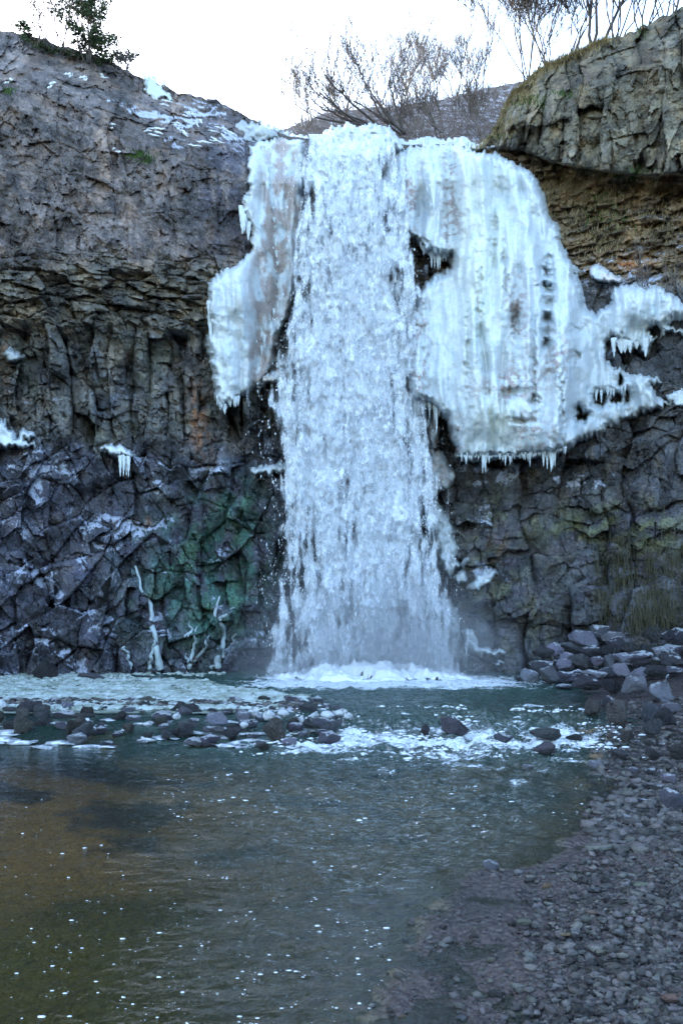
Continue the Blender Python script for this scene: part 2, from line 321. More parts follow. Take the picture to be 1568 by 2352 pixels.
# ------------------------------------------------------------------ the cliff surface: depth as a function of direction
SKX = [-3700, -900, -300, -100, 0, 60, 110, 170, 220, 260, 300, 330, 375, 420, 470, 520, 545, 580, 620, 660, 740, 915, 1040, 1100, 1125, 1145, 1170, 1215, 1235, 1280, 1340, 1400, 1450, 1500, 1568, 1800, 2400]
SKY = [60, 110, 60, 62, 70, 75, 95, 113, 125, 145, 165, 180, 196, 215, 224, 240, 255, 275, 297, 312, 322, 332, 332, 342, 320, 285, 225, 186, 165, 142, 117, 88, 74, 50, 15, -70, -160]
def skyline(px): return np.interp(px, SKX, SKY)
OUTB = [(1100, 345), (1150, 340), (1200, 345), (1260, 370), (1330, 385), (1400, 395), (1480, 405), (1540, 400), (1700, 410), (2400, 430)]   # foot of the overhanging upper crag
def depth0(PX, PY):
    """smooth depth of the rock face in metres"""
    d = np.interp(PX, [-3700, -900, -200, 0, 300, 560, 640, 1030, 1090, 1250, 1568, 1900, 2500], [9.0, 15.0, 18.3, 19.2, 20.2, 20.9, 21.6, 21.6, 21.0, 20.4, 19.0, 17.3, 13.5])
    left = ss(660, 560, PX); right = ss(1060, 1160, PX)
    # left: upper face bulges out over the strata, foot comes out a little, top rolls back
    d = d - left * (.22 * ss(820, 600, PY) + .25 * np.sin((PY - 300) / 260) * ss(900, 500, PY))
    d = d + left * .4 * ss(1500, 1100, PY) * ss(600, 900, PY)
    d = d + left * 1.6 * ss(200, 0, PY - skyline(PX)) ** 2
    d = d - left * .14 * ss(640, 700, PY) * ss(770, 745, PY + 14 * np.sin(PX / 37.)) * ss(480, 380, PX)
    # right: crag, set-back vegetated ledge, lower wall
    ob = np.interp(PX, [p[0] for p in OUTB], [p[1] for p in OUTB])
    crag = ss(5, -5, PY - ob - 10 * gn(PX / 23., PX * 0, 5)) * ss(1105, 1180, PX)
    led = ss(-5, 5, PY - ob) * ss(700, 560, PY) * ss(1180, 1300, PX)
    d = d + right * (led * .35 - .0) + right * .5 * ss(640, 420, PY) * ss(-5, 5, PY - ob)
    d = d - crag * .25 + crag * .9 * ss(120, 0, PY - skyline(PX)) ** 2
    d = d + (1 - left) * (1 - right) * (.5 * ss(420, 330, PY))
    # falls lip leans back, pool foot
    return d
def rock_detail(PX, PY, x, z, full=False):
    """towards-the-viewer relief in metres"""
    ob = np.interp(PX, [p[0] for p in OUTB], [p[1] for p in OUTB]) + 10 * gn(PX / 23., PX * 0, 5)
    jag = 30 * fbm(PX / 90., PY / 90., 3, 77)
    yl = PY + jag
    L = ss(860, 800, PX); Rr = 1 - L
    wA = L * ss(640, 560, yl); wB = L * ss(560, 640, yl) * ss(790, 740, yl); wC = L * ss(740, 790, yl) * ss(1060, 980, yl); wD = L * ss(980, 1060, yl)
    wE = Rr * ss(3, -3, PY - ob); wF = Rr * (1 - ss(3, -3, PY - ob)) * ss(700, 620, yl); wG = Rr * ss(620, 700, yl) * (1 - ss(3, -3, PY - ob))
    h_f = ss(-.35, .45, fbm(x * .55, z * .7, 3, 301)); h_g = ss(-.4, .4, fbm(x * .9 + 7, z * .6, 3, 302)); h_k = ss(-.2, .4, fbm(x * 1.3 + 3, z * 1.1, 3, 303))
    sh = .5 * z + x; sv = z - .25 * x; env = 1 + 1.3 * ss(90, 0, ob - PY)
    hA = joints(x, z, .55, 1.3, .10, 401, 1., .35, .04) + blocks(x, z, .17, .30, .085, 2, 2.2, .4) * (.4 + .8 * h_k) + .10 * blocks(x, z, .9, .5, 1, 12) * h_f
    hB = blocks(x, z, .80, .28, .34, 3, 1.8, .4, .2) + blocks(x, z, .24, .11, .15, 4, 2.)
    hC = joints(x, z, .46, 1.3, .46, 402, 2.4, .6, -.05) * (.7 + .6 * h_g) + joints(x, z, .16, .30, .14, 403, 2.2, .4, .1) * (.2 + h_k) + blocks(x, z, .62, .75, .30, 6, 2.4, .3, .2) * (.1 + .8 * h_f) + blocks(x, z, .2, .14, .09, 9, 2.2)
    hD = (.75 - .5 * h_f) * joints(sh - .3 * z, sv, .5, .60, .40, 404, 3., .4, -.22) + (.45 + .6 * h_f) * blocks(x - .4 * z, z, .80, .95, .50, 305, 3., .35, .15, .03) + blocks(sh, sv, .22, .36, .17, 8, 2.6, .4, .15) * (.3 + .9 * h_k)
    hE = env * (joints(x, z, .40, 1.9, .22, 405, 1.8, .6, -.06) + blocks(x, z, .17, .36, .09, 10, 2.2) * (.4 + .8 * h_k)) + .10 * blocks(x, z, .8, .6, 1, 20)
    hF = blocks(x, z - .08 * x, .7, .16, .22, 11, 1.6, .4) * (.4 + .7 * h_f) + blocks(x, z, .26, .15, .15, 13, 2.2) + .16 * fbm(x * 2, z * 3, 3, 310)
    hG = joints(x, z - .1 * x, .85, .95, .46, 406, 2.6, .6, .04) * (.45 + .6 * h_g) + blocks(x, z, .50, .36, .20, 14, 2.2, .5, .15, .035) * (.2 + .8 * h_f) + joints(x, z, .17, .22, .09, 407, 2., .4) * h_k
    h = wA * hA + wB * hB + wC * hC + wD * hD + wE * hE + wF * hF + wG * hG
    h = h + .05 * fbm(x * 5, z * 5, 4, 31) + .10 * fbm(x * .8, z * .8, 3, 33)
    return h * (1. - .0 * L), (wA, wB, wC, wD, wE, wF, wG)

def px_cols(step=2.7, lo=-60, hi=1630, out=9., ext=700):
    a = np.arange(lo, hi, step); l = lo - np.geomspace(9, 3600, 90)[::-1]; r = hi + np.geomspace(9, 1500, 80); return np.concatenate([l, a, r])  # left columns run far out of view, added so the wall shades the gorge
cols = px_cols(); NR = 540
v = np.linspace(0, 1, NR)[:, None]
PX = np.broadcast_to(cols[None], (NR, len(cols))).copy()
top = skyline(cols) + 7 * fbm(cols / 30., cols * 0 + 3, 3, 40) * np.where((cols < 640) | (cols > 1120), 1, .3)
PY = top[None] + (1660 - top[None]) * v
D0 = depth0(PX, PY)
X0 = (PX - CX) / F * D0; Z0 = CH + (HY - PY) / F * D0
rel, W = rock_detail(PX, PY, X0, Z0)
wA, wB, wC, wD, wE, wF, wG = W
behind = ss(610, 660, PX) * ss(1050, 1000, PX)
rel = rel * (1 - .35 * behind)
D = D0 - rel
P = ray(PX, PY, D)
# colour (real surface colours by kind of rock) and masks
def C(*a): return np.array(a)
dz = np.gradient(P[..., 2], axis=0); dy = np.gradient(P[..., 1], axis=0)
up = np.clip(dy / (np.abs(dz) + np.abs(dy) + 1e-6), 0, 1)   # ledges that face the sky: depth shrinking downward
ledge = ss(-.02, .06, np.roll(D, 2, 0) - D) * ss(.3, .75, -np.gradient(D, axis=0) / (np.abs(dz) + 1e-3))
cellv = pick(X0, Z0, .5, .7, 61); cell2 = pick(X0, Z0, .2, .25, 62); big = fbm(X0 * .5, Z0 * .5, 3, 63)
col = (wA[..., None] * C(.145, .126, .124) + wB[..., None] * C(.155, .146, .122) + wC[..., None] * C(.128, .130, .124) + wD[..., None] * C(.072, .078, .108)
       + wE[..., None] * C(.150, .140, .105) + wF[..., None] * C(.22, .165, .10) + wG[..., None] * C(.082, .090, .104))
col *= (.42 + .75 * cellv + .65 * cell2 + .6 * big)[..., None]
col = lerp(col, col * C(.30, .33, .48), np.clip(gauss(PX, PY, 530, 430, 90, 190) * 1.4, 0, 1) * ss(-.6, .1, fbm(X0 * 3, Z0 * 1.0, 3, 70)))   # wet dark band by the falls
m = np.clip(gauss(PX, PY, 480, 1330, 150, 150) * 1.5 + gauss(PX, PY, 540, 1160, 60, 70), 0, 1) * ss(-.45, .25, fbm(X0 * 1.6, Z0 * 1.3, 4, 71) + .15)
col = lerp(col, C(.06, .19, .14) * (.6 + .8 * cell2)[..., None], m * .8)
m = (np.clip(gauss(PX, PY, 1420, 1215, 230, 60) + .6 * gauss(PX, PY, 1130, 1230, 60, 110) + .5 * gauss(PX, PY, 1180, 1420, 120, 120), 0, 1)) * ss(-.2, .4, fbm(X0 * 1.5, Z0 * 2, 4, 72) + .1)
col = lerp(col, C(.17, .19, .075) * (.5 + .9 * cell2)[..., None], m * .75)
m = ss(.0, .45, fbm(X0 * 2.0 + 9, Z0 * 1.4, 4, 310)) * (1 - behind); col = lerp(col, col * C(1.35, 1.12, .88), m * .6)
m = ss(.05, .5, fbm(X0 * 1.1 + 3, Z0 * 1.0, 4, 311)) * (wD + wC); col = lerp(col, col * C(.55, .6, .75), m * .7)
m = gauss(PX, PY, 1270, 1060, 260, 80) * ss(.0, .5, fbm(X0 * 4, Z0 * 1.2, 4, 73)); col = lerp(col, C(.20, .16, .10) + 0 * col, m * .6)
m = np.clip(gauss(PX, PY, 1290, 200, 200, 110) * ss(-.1, .5, fbm(X0 * 2.2, Z0 * .5, 3, 74)), 0, 1); col = lerp(col, C(.20, .165, .085) + 0 * col, m * .5)
m = np.clip(gauss(PX, PY, 455, 950, 20, 70) + gauss(PX, PY, 1400, 575, 40, 12) * .8 + gauss(PX, PY, 470, 1020, 24, 50) * .5 + gauss(PX, PY, 1440, 605, 55, 14) * 1.2 + gauss(PX, PY, 12, 830, 12, 60) * .7 + gauss(PX, PY, 335, 1200, 22, 14) * .6 + gauss(PX, PY, 1140, 1260, 22, 40) * .4, 0, 1)
m *= ss(-.5, .2, fbm(X0 * 5, Z0 * 3, 3, 75)); col = lerp(col, C(.40, .17, .06) + 0 * col, m * .8)
m = ss(.15, .5, fbm(X0 * 1.1 + 4, Z0 * .9, 4, 76)) * wC; col = lerp(col, C(.12, .135, .10) + 0 * col, m * .5)
m = ss(.1, .5, fbm(X0 * 3.1 + 4, Z0 * 1.9, 4, 79)) * (wD + wG) * ss(1050, 1200, PY); col = lerp(col, C(.12, .112, .155) + 0 * col, m * .5)
frost = .08 + .44 * wD * ss(-.3, .5, fbm(X0 * 1.4, Z0 * 1.4, 4, 80)) * (1 - .6 * gauss(PX, PY, 480, 1330, 150, 170)) + .25 * wG * ss(.1, .6, fbm(X0 * 1.2, Z0 * 1.6, 4, 81)) * ss(1560, 1480, PX)
frost = frost + ledge * (.9 * ss(-.1, .3, fbm(X0 * .9, Z0 * 1.2, 3, 82)) * (.6 * gauss(PX, PY, 430, 280, 190, 75) + .35 * wA + .5 * wC + .35 * wF + .5 * wD))
frost = frost + .9 * gauss(PX, PY, 1130, 1085, 110, 35) * ss(.0, .3, fbm(X0 * 3, Z0 * 3, 3, 83)) + .6 * gauss(PX, PY, 1370, 1105, 110, 30) * ss(-.1, .3, fbm(X0 * 3, Z0 * 3, 3, 84)) + .8 * gauss(PX, PY, 50, 1060, 90, 45) * ss(-.1, .3, fbm(X0 * 2, Z0 * 3, 3, 85))
frost = frost + .55 * gauss(PX, PY, 1115, 1180, 30, 60) + .7 * gauss(PX, PY, 1120, 1310, 50, 40) * ss(0, .2, fbm(X0 * 3, Z0 * 3, 3, 86)) + .5 * gauss(PX, PY, 1420, 660, 130, 35) + .15 * wF
wet = np.clip(.25 + .8 * wD + .55 * wC + .75 * wG + .5 * behind + .6 * gauss(PX, PY, 530, 420, 100, 170), 0, 1)
lich = np.clip(.9 * wA + .5 * wB + .45 * wE + .2 * wF, 0, 1)
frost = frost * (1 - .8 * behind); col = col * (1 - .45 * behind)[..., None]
msk = np.stack([np.clip(frost, 0, 1.2), wet, lich], -1)
# roll the top back as a plateau
NT_ = 26; k = np.arange(NT_, 0, -1)[:, None] / NT_
back = k ** 1.6 * 26
Pt = np.stack([P[0, :, 0][None] * (1 + back * .02), P[0, :, 1][None] + back, P[0, :, 2][None] + back * .04 + .12 * fbm(P[0, :, 0][None] * 1.2 + 0 * back, back * 1.0, 3, 90)], -1)
Pt[-1, :, 2] = P[0, :, 2] - .0
P = np.concatenate([Pt, P]); gcol = C(.17, .14, .085) + 0 * Pt
col = np.concatenate([gcol, col]); msk = np.concatenate([np.zeros(Pt.shape) + C(.35, 0, 0), msk])
PXf = np.concatenate([np.broadcast_to(cols[None], Pt.shape[:2]), PX]); PYf = np.concatenate([np.broadcast_to(top[None] - 1, Pt.shape[:2]), PY])
obf = np.interp(PXf, [p[0] for p in OUTB], [p[1] for p in OUTB])
fx = PXf[:-1, :-1]; fy = PYf[:-1, :-1]
kc = (fx > 1105) & (fy < obf[:-1, :-1] + 6); kl = fx < 640; kb = (fx >= 640) & (fx < 1040) & ~kc
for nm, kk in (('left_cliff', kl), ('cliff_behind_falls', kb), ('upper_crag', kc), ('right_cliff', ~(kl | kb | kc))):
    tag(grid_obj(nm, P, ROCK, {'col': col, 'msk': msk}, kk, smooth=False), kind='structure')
def face_depth(px, py):
    a = np.atleast_1d(np.asarray(px, float)); b = np.atleast_1d(np.asarray(py, float)); return depth0(a, b)
def rock_depth(px, py):
    a = np.atleast_1d(np.asarray(px, float)); b = np.atleast_1d(np.asarray(py, float)); d = depth0(a, b)
    return d - rock_detail(a, b, (a - CX) / F * d, CH + (HY - b) / F * d)[0]

# hillside above the falls
hx = np.arange(500, 1420, 4.); hv = np.linspace(0, 1, 90)[:, None]
hs = np.interp(hx, [500, 640, 690, 760, 850, 920, 1000, 1100, 1180, 1230, 1420], [330, 300, 283, 256, 248, 243, 231, 206, 191, 182, 150]) + 3 * fbm(hx / 25., hx * 0, 3, 41)
HXX = np.broadcast_to(hx[None], (90, len(hx))); HYY = hs[None] + (365 - hs[None]) * hv
HD = 23.0 + 9.5 * (1 - hv) ** 1.1 + .35 * fbm(HXX / 40., HYY / 14., 4, 42)
HP = ray(HXX, HYY, HD); hsn = ss(-.05, .22, fbm(HXX / 22., HYY / 6., 4, 43) + .28 * gauss(HXX, HYY, 1040, 280, 110, 60))
hc = lerp(C(.115, .085, .065) + 0 * HP, C(.62, .64, .70) + 0 * HP, hsn * .8)
back = (np.arange(8, 0, -1) / 8.)[:, None] * 40
HB = np.stack([HP[0, :, 0][None] * (1 + back * .02), HP[0, :, 1][None] + back, HP[0, :, 2][None] + back * .03], -1)
tag(grid_obj('hillside', np.concatenate([HB, HP]), ROCK, {'col': np.concatenate([C(.12, .09, .07) + 0 * HB, hc]), 'msk': np.concatenate([0 * HB, np.zeros(HP.shape) + C(.12, .1, .2)])}), kind='structure')

# ------------------------------------------------------------------ ice
def ice_patch(name, poly, thick, parent=None, holes=(), step=2.6, edge=26., flute=.16, colf=None, pad=26, base=-.12, lump=.06, rows=None, seed=0, sag=None):
    p = np.array(poly); x0, y0 = p.min(0) - pad; x1, y1 = p.max(0) + pad
    gx, gy = np.meshgrid(np.arange(x0, x1, step), np.arange(y0, y1, step))
    wx = gx + 6 * fbm(gx / 26., gy / 30., 4, seed + 1, .6); wy = gy + 8 * fbm(gx / 12., gy / 26., 4, seed + 2, .55)
    s = pdist(wx, wy, poly)
    for h in holes: s = np.minimum(s, -pdist(wx, wy, h))
    d0 = depth0(gx, gy); X = (gx - CX) / F * d0; Z = CH + (HY - gy) / F * d0
    prof = np.clip(s / edge, -1, 1); prof = np.where(prof > 0, np.sqrt(1 - (1 - prof) ** 2), prof * 1.5)
    T = thick(gx, gy) if callable(thick) else thick
    sa = lambda n_, e_=.012: np.sqrt(n_ * n_ + e_)
    fl = flute * (sa(gn(X * 1.8 + .6 * gn(X * .8, Z * .4, seed), Z * .18, seed + 3)) * 1.9 + .4 * fbm(X * 1.2, Z * .8, 2, seed + 11) + .6 * sa(gn(X * 4.3 + .8 * gn(X, Z * .7, seed + 12), Z * .28, seed + 4)) + .12 * gn(X * 9 + gn(X * 2, Z, seed + 13), Z * .8, seed + 5) - .6)
    lp = lump * (1 + 1.5 * np.clip(1 - np.abs(X - (965 - CX) / F * d0) / .35, 0, 1) * (seed == 110) * ss(640, 720, gy)) * (1.2 * fbm(X * 3.1, Z * 2.3, 4, seed + 6) + .35 * np.abs(gn(X * 9, Z * 5, seed + 7)))
    d = d0 - base * 0 - np.where(prof > 0, T * prof + (fl + lp) * np.clip(prof * 2, 0, 1), prof * .5) + .10
    if sag is not None: d = sag(gx, gy, X, Z, d, s)
    c = np.zeros(gx.shape + (3,)) + C(.545, .605, .64)
    if colf: c = colf(gx, gy, X, Z, c, s)
    return grid_obj(name, ray(gx, gy, d), ICE, {'col': c}, keep=(s > -pad * .6), parent=parent)
def icicle_mesh(L, r, seed):
    n = 9; t_ = np.linspace(0, 1, n); rr = r * (1 - t_) ** .8 * (1 + .18 * np.sin(t_ * 23 + seed)) + .002
    x = .06 * r * np.sin(t_ * 6 + seed)
    return tube_mesh([(np.stack([x, 0 * t_, -L * t_], 1), rr)], 7)
ICM = []
for i in range(8):
    V_, F_ = icicle_mesh(1, .085 + .03 * (i % 3), i); me = mesh_obj('icicle', V_, F_, ICICLE); ICM.append(me.data); bpy.data.objects.remove(me)
def icicles(parent, line, n, lmin, lmax, off=.0, rnd=None, wmul=1.):
    r_ = random.Random(rnd or len(line)); P_ = np.array(line, float); seg = np.r_[0, np.cumsum(np.hypot(*np.diff(P_, axis=0).T))]
    for i in range(n):
        s = (i + r_.uniform(.1, .9)) / n * seg[-1]; x = np.interp(s, seg, P_[:, 0]); y = np.interp(s, seg, P_[:, 1]) + r_.uniform(-5, 3)
        L = (lmin + (lmax - lmin) * r_.random() ** 1.8) * (.35 + 1.1 * abs(math.sin(x * .061) * math.sin(x * .023 + 1))) ; d = float(face_depth(x, y)[0]) - off + r_.uniform(-.05, .05)
        o = bpy.data.objects.new('icicle', r_.choice(ICM)); COL.objects.link(o); o.parent = parent
        o.location = pt(x, y, d) - Vector(parent.location if parent else (0, 0, 0)); k = wmul * r_.uniform(.7, 1.2) * (.35 + .5 * L) / 1; o.scale = (k, k, L); o.rotation_euler = (0, 0, r_.uniform(0, 6))

IR = [(880, 345), (950, 338), (985, 326), (1000, 334), (1060, 328), (1085, 343), (1130, 350), (1160, 363), (1200, 380), (1232, 408), (1252, 450), (1275, 510), (1298, 570), (1322, 620), (1340, 670), (1350, 706), (1368, 722), (1390, 700), (1402, 690), (1407, 668), (1425, 655), (1470, 650), (1520, 662), (1570, 690), (1680, 720), (1740, 770), (1640, 800), (1568, 775), (1540, 765), (1508, 776), (1492, 800), (1480, 815), (1466, 796), (1450, 806), (1436, 792), (1420, 780), (1400, 776), (1394, 800), (1398, 828), (1425, 848), (1460, 858), (1500, 866), (1525, 870), (1518, 882), (1495, 886), (1512, 905), (1542, 932), (1502, 942), (1450, 958), (1410, 982), (1372, 1002), (1322, 1020), (1302, 1040), (1240, 1050), (1180, 1057), (1110, 1054), (1062, 1060), (1046, 1050), (1034, 1000), (1014, 950), (985, 930), (938, 915), (932, 880), (938, 805), (945, 730), (952, 676), (990, 636), (1034, 612), (1030, 592), (985, 582), (962, 560), (925, 535), (895, 490), (880, 420)]
def circ(x, y, rx, ry=None, n=10): return [(x + rx * math.cos(k * 6.283 / n), y + (ry or rx) * math.sin(k * 6.283 / n)) for k in range(n)]
def T_R(x, y):
    x = x + 0; t_ = 1.15 + .9 * ss(400, 900, y) * ss(1400, 1250, x) - .55 * ss(1300, 1400, x)
    t_ = t_ + .5 * ss(1135, 1150, x) * ss(1180, 1150, x) * 0 + .30 * gauss(x, y, 1100, 620, 26, 260) + .25 * gauss(x, y, 1215, 640, 22, 200) + .3 * gauss(x, y, 1285, 860, 30, 130) + .18 * gauss(x, y, 1165, 760, 14, 90) + .5 * gauss(x, y, 1130, 940, 120, 60) + .22 * gauss(x, y, 1260, 1000, 70, 40) + .3 * gauss(x, y, 1460, 700, 70, 50) - .3 * ss(600, 500, y) * ss(1010, 960, x)
    t_ = t_ - .5 * gauss(x, y, 1035, 480, 18, 130) - .3 * gauss(x, y, 960, 480, 14, 60)
    x = x + 7 * fbm(x / 14., y / 18., 3, 115); y = y + 8 * fbm(x / 16., y / 14., 3, 116)
    t_ = t_ - .28 * gauss(x, y, 1257, 700, 13, 110) * (1 + .6 * np.sin(y / 5.2))
    for q, a in (((1250, 620, 9, 15), .5), ((1248, 655, 14, 7), .45), ((1258, 738, 12, 8), .4), ((1252, 786, 7, 14), .3), ((1318, 757, 14, 14), .25), ((1322, 820, 8, 12), .3), ((1185, 745, 10, 40), .4), ((1176, 900, 30, 9), .3), ((1222, 918, 12, 12), .35), ((1200, 965, 26, 8), .3), ((1160, 640, 5, 90), .2), ((1100, 700, 6, 160), .18), ((1225, 850, 6, 110), .2), ((1290, 930, 6, 80), .25), ((1075, 800, 5, 110), .2), ((1130, 560, 6, 110), .15)):
        t_ = t_ - a * gauss(x, y, *q)
    return t_
def col_R(x, y, X, Z, c, s):
    n = fbm(X * 3.0, Z * 1.1, 4, 101); n2 = fbm(X * 7, Z * 7, 3, 102)
    c = lerp(c, C(.62, .66, .57) + 0 * c, .6 * np.clip(gauss(x, y, 1100, 600, 60, 260) + gauss(x, y, 1140, 960, 60, 60), 0, 1))
    dirt = np.clip(gauss(x, y, 900, 450, 24, 120) + gauss(x, y, 1036, 470, 22, 130) * 1.3 + gauss(x, y, 945, 470, 22, 90) + gauss(x, y, 962, 800, 22, 130) * 1.1 + gauss(x, y, 1185, 740, 28, 110) + gauss(x, y, 1165, 890, 70, 34) * 1.1 + .8 * gauss(x, y, 1280, 820, 36, 60) + gauss(x, y, 1225, 1000, 45, 40) + .8 * gauss(x, y, 1048, 1010, 14, 60), 0, 1)
    return lerp(c, C(.29, .215, .20) + 0 * c, np.clip(dirt * ss(-.05, .35, .6 * n + .9 * n2) * 1.1, 0, .85))
ice_r = empty('frozen_curtain', pt(1150, 1050, 20)); tag(ice_r, 'huge white ice curtain frozen over the rock right of the falling water', 'ice')
icl = Vector(ice_r.location)
o = ice_patch('ice_sheet', IR, T_R, None, holes=[[(1488,758),(1494,748),(1512,752),(1518,760),(1508,776),(1496,774)], [(1534,744),(1546,734),(1566,738),(1568,750),(1550,754)], circ(1422, 876, 5, 8), [(1366,925),(1372,905),(1390,900),(1394,918),(1380,930)], [(1402,924),(1406,906),(1424,905),(1424,920)], circ(1440, 908, 4, 9), [(1326,940),(1334,952),(1346,954),(1338,962),(1326,956)]], edge=22., flute=.34, colf=col_R, lump=.06, seed=110)
o.parent = ice_r; o.matrix_parent_inverse = Matrix.Translation(-icl)
icicles(ice_r, [(1050, 1046), (1110, 1044), (1180, 1046), (1240, 1040), (1300, 1030)], 60, .06, .36, 1.85, 3, .8)
icicles(ice_r, [(965, 560), (985, 578), (1030, 588)], 16, .12, .4, .75, 4, .8)
icicles(ice_r, [(950, 905), (985, 925), (1012, 940)], 14, .2, .6, 1.6, 5, .8)
icicles(ice_r, [(1398, 772), (1436, 785), (1466, 790), (1500, 770)], 7, .25, .62, 1.0, 6, 2.)
icicles(ice_r, [(1352, 890), (1372, 895), (1400, 890), (1440, 888)], 8, .2, .45, .6, 7)
icicles(ice_r, [(980, 425), (1000, 430)], 5, .3, .7, 1.2, 8)

IL = [(572, 335), (600, 322), (640, 316), (700, 326), (700, 400), (698, 480), (690, 560), (680, 640), (668, 700), (650, 750), (634, 800), (625, 850), (600, 884), (555, 915), (530, 926), (508, 944), (497, 920), (486, 860), (473, 780), (480, 740), (475, 690), (478, 650), (498, 630), (530, 608), (560, 592), (577, 575), (574, 520), (556, 480), (552, 462), (568, 448), (572, 380)]
def col_L(x, y, X, Z, c, s):
    n = fbm(X * 4.0, Z * 2.1, 4, 121); dirt = np.clip(gauss(x, y, 650, 430, 40, 150) * 1.3 + 1.3 * gauss(x, y, 620, 680, 40, 170) + gauss(x, y, 600, 840, 30, 60) * .9, 0, 1)
    return lerp(c, C(.29, .205, .17) + 0 * c, np.clip(dirt * ss(-.5, .35, n) * 1.1, 0, .8))
def T_L(x, y): return .55 + .5 * ss(560, 700, y) * ss(640, 520, x) + .25 * gauss(x, y, 520, 850, 40, 60) - .3 * gauss(x, y, 603, 440, 6, 40)
ice_l = empty('frozen_curtain', pt(560, 940, 20)); tag(ice_l, 'pale ice column with brown stained edge frozen left of the falling water', 'ice')
icl = Vector(ice_l.location)
o = ice_patch('ice_sheet', IL, T_L, None, edge=16., flute=.22, colf=col_L, lump=.06, seed=130); o.parent = ice_l; o.matrix_parent_inverse = Matrix.Translation(-icl)
icicles(ice_l, [(498, 905), (510, 935), (530, 918), (550, 905)], 12, .2, .7, .9, 11)
icicles(ice_l, [(552, 470), (560, 490), (574, 520)], 7, .25, .8, .5, 12)
icicles(ice_l, [(600, 330), (620, 370), (640, 640), (632, 700), (610, 760), (600, 800)], 18, .12, .42, .62, 13, .9)
icicles(ice_l, [(480, 690), (485, 740)], 6, .3, .8, .7, 14)
for nm, lab, poly, T_, e, kw in (
    ('ice_lip', 'lumpy white ice crest on top of the falls below the bare shrubs', [(742, 316), (755, 300), (772, 296), (800, 288), (822, 298), (845, 291), (872, 291), (892, 300), (916, 322), (935, 345), (900, 352), (830, 338), (760, 335)], .9, 12, {}),
    ('ice_lip', 'thin grey ice apron over dark rock left of the falls crest', [(536, 268), (560, 274), (590, 280), (618, 292), (640, 300), (650, 320), (600, 330), (570, 325), (540, 308)], .3, 16, {}),
    ('ice_lump', 'rounded dirty ice knob clinging to rock right of the lower falling water', [(992, 1030), (1015, 1040), (1035, 1065), (1048, 1100), (1030, 1124), (1000, 1132), (975, 1122), (962, 1098), (980, 1062)], .85, 16, {}),
    ('ice_lump', 'narrow dirty ice rib beside the falling water under the big curtain', [(985, 940), (1000, 950), (1012, 985), (1008, 1030), (988, 1024), (978, 985)], .8, 12, {}),
    ('ice_lump', 'soft pale ice bulge at the right edge of the lower falling water', [(985, 1150), (1010, 1160), (1030, 1190), (1046, 1240), (1050, 1300), (1030, 1330), (1005, 1300), (990, 1240), (978, 1190)], .75, 18, {}),
    ('ice_lump', 'grey ice bulge low on the right edge of falling water beside the ice tongue', [(1010, 1380), (1034, 1372), (1052, 1400), (1058, 1470), (1044, 1520), (1020, 1500), (1008, 1440)], .7, 18, {}),
    ('ice_lump', 'brown tinged ice shelf inside the left edge of the falling water', [(598, 862), (640, 848), (680, 850), (672, 872), (630, 880), (600, 884)], .8, 10, {}),
    ('ice_lump', 'low ice shelf at left edge of falling water below the icicle curtain', [(572, 1078), (610, 1066), (660, 1062), (664, 1080), (620, 1092), (580, 1092)], .7, 9, {}),
    ('snow_patch', 'small snow field lying in a notch on the left cliff skyline', [(322, 172), (350, 178), (372, 196), (385, 210), (402, 232), (390, 235), (372, 222), (362, 236), (340, 222), (330, 200)], .22, 12, {}),
    ('snow_mound', 'white peaked snow mound on a ledge at the left picture edge', [(-30, 975), (0, 962), (14, 962), (22, 985), (38, 1006), (44, 992), (66, 988), (84, 996), (80, 1008), (58, 1010), (84, 1018), (86, 1028), (40, 1030), (-30, 1030)], .75, 9, {}),
    ('snow_mound', 'flat white ice cap with icicles jutting from the dark left wall', [(226, 1030), (240, 1023), (262, 1022), (290, 1028), (311, 1044), (300, 1056), (278, 1048), (240, 1042)], .85, 8, {}),
    ('snow_mound', 'faint grey snow pocket under the overhang near the left edge', [(6, 812), (26, 796), (40, 808), (52, 822), (30, 832), (12, 828)], .4, 10, {}),
    ('snow_patch', 'small snow patch on the ledge where the right crag meets brown brush', [(1352, 612), (1372, 604), (1392, 622), (1430, 636), (1424, 650), (1380, 646), (1356, 640)], .5, 8, {}),
    ('snow_patch', 'snow crust tip pointing right on the dark rock below the ice arm', [(1530, 902), (1560, 892), (1600, 900), (1606, 920), (1560, 934), (1536, 926)], .35, 8, {})):
    p0 = np.mean(poly, 0); e_ = empty(nm, pt(p0[0], p0[1], float(face_depth(*p0)[0]))); tag(e_, lab, 'snow' if 'snow' in nm else 'ice')
    def cf(x, y, X, Z, c, s, nm=nm, lab=lab):
        if 'dirty' in lab or 'brown' in lab: return lerp(c, C(.58, .52, .50) + 0 * c, np.clip(ss(-.3, .4, fbm(X * 5, Z * 5, 3, 9)), 0, 1))
        if 'grey' in lab: return c * .62
        return c
    o = ice_patch('ice_body' if 'ice' in nm else 'snow_body', poly, T_, None, edge=e, flute=.05, lump=.14 if 'lump' in nm or 'lip' in nm else .05, colf=cf, pad=14, seed=int(p0[0])); o.parent = e_; o.matrix_parent_inverse = Matrix.Translation(-Vector(e_.location))
    if 'icicles' in lab: icicles(e_, [(276, 1046), (300, 1054)], 6, .3, .55, .8, 21)
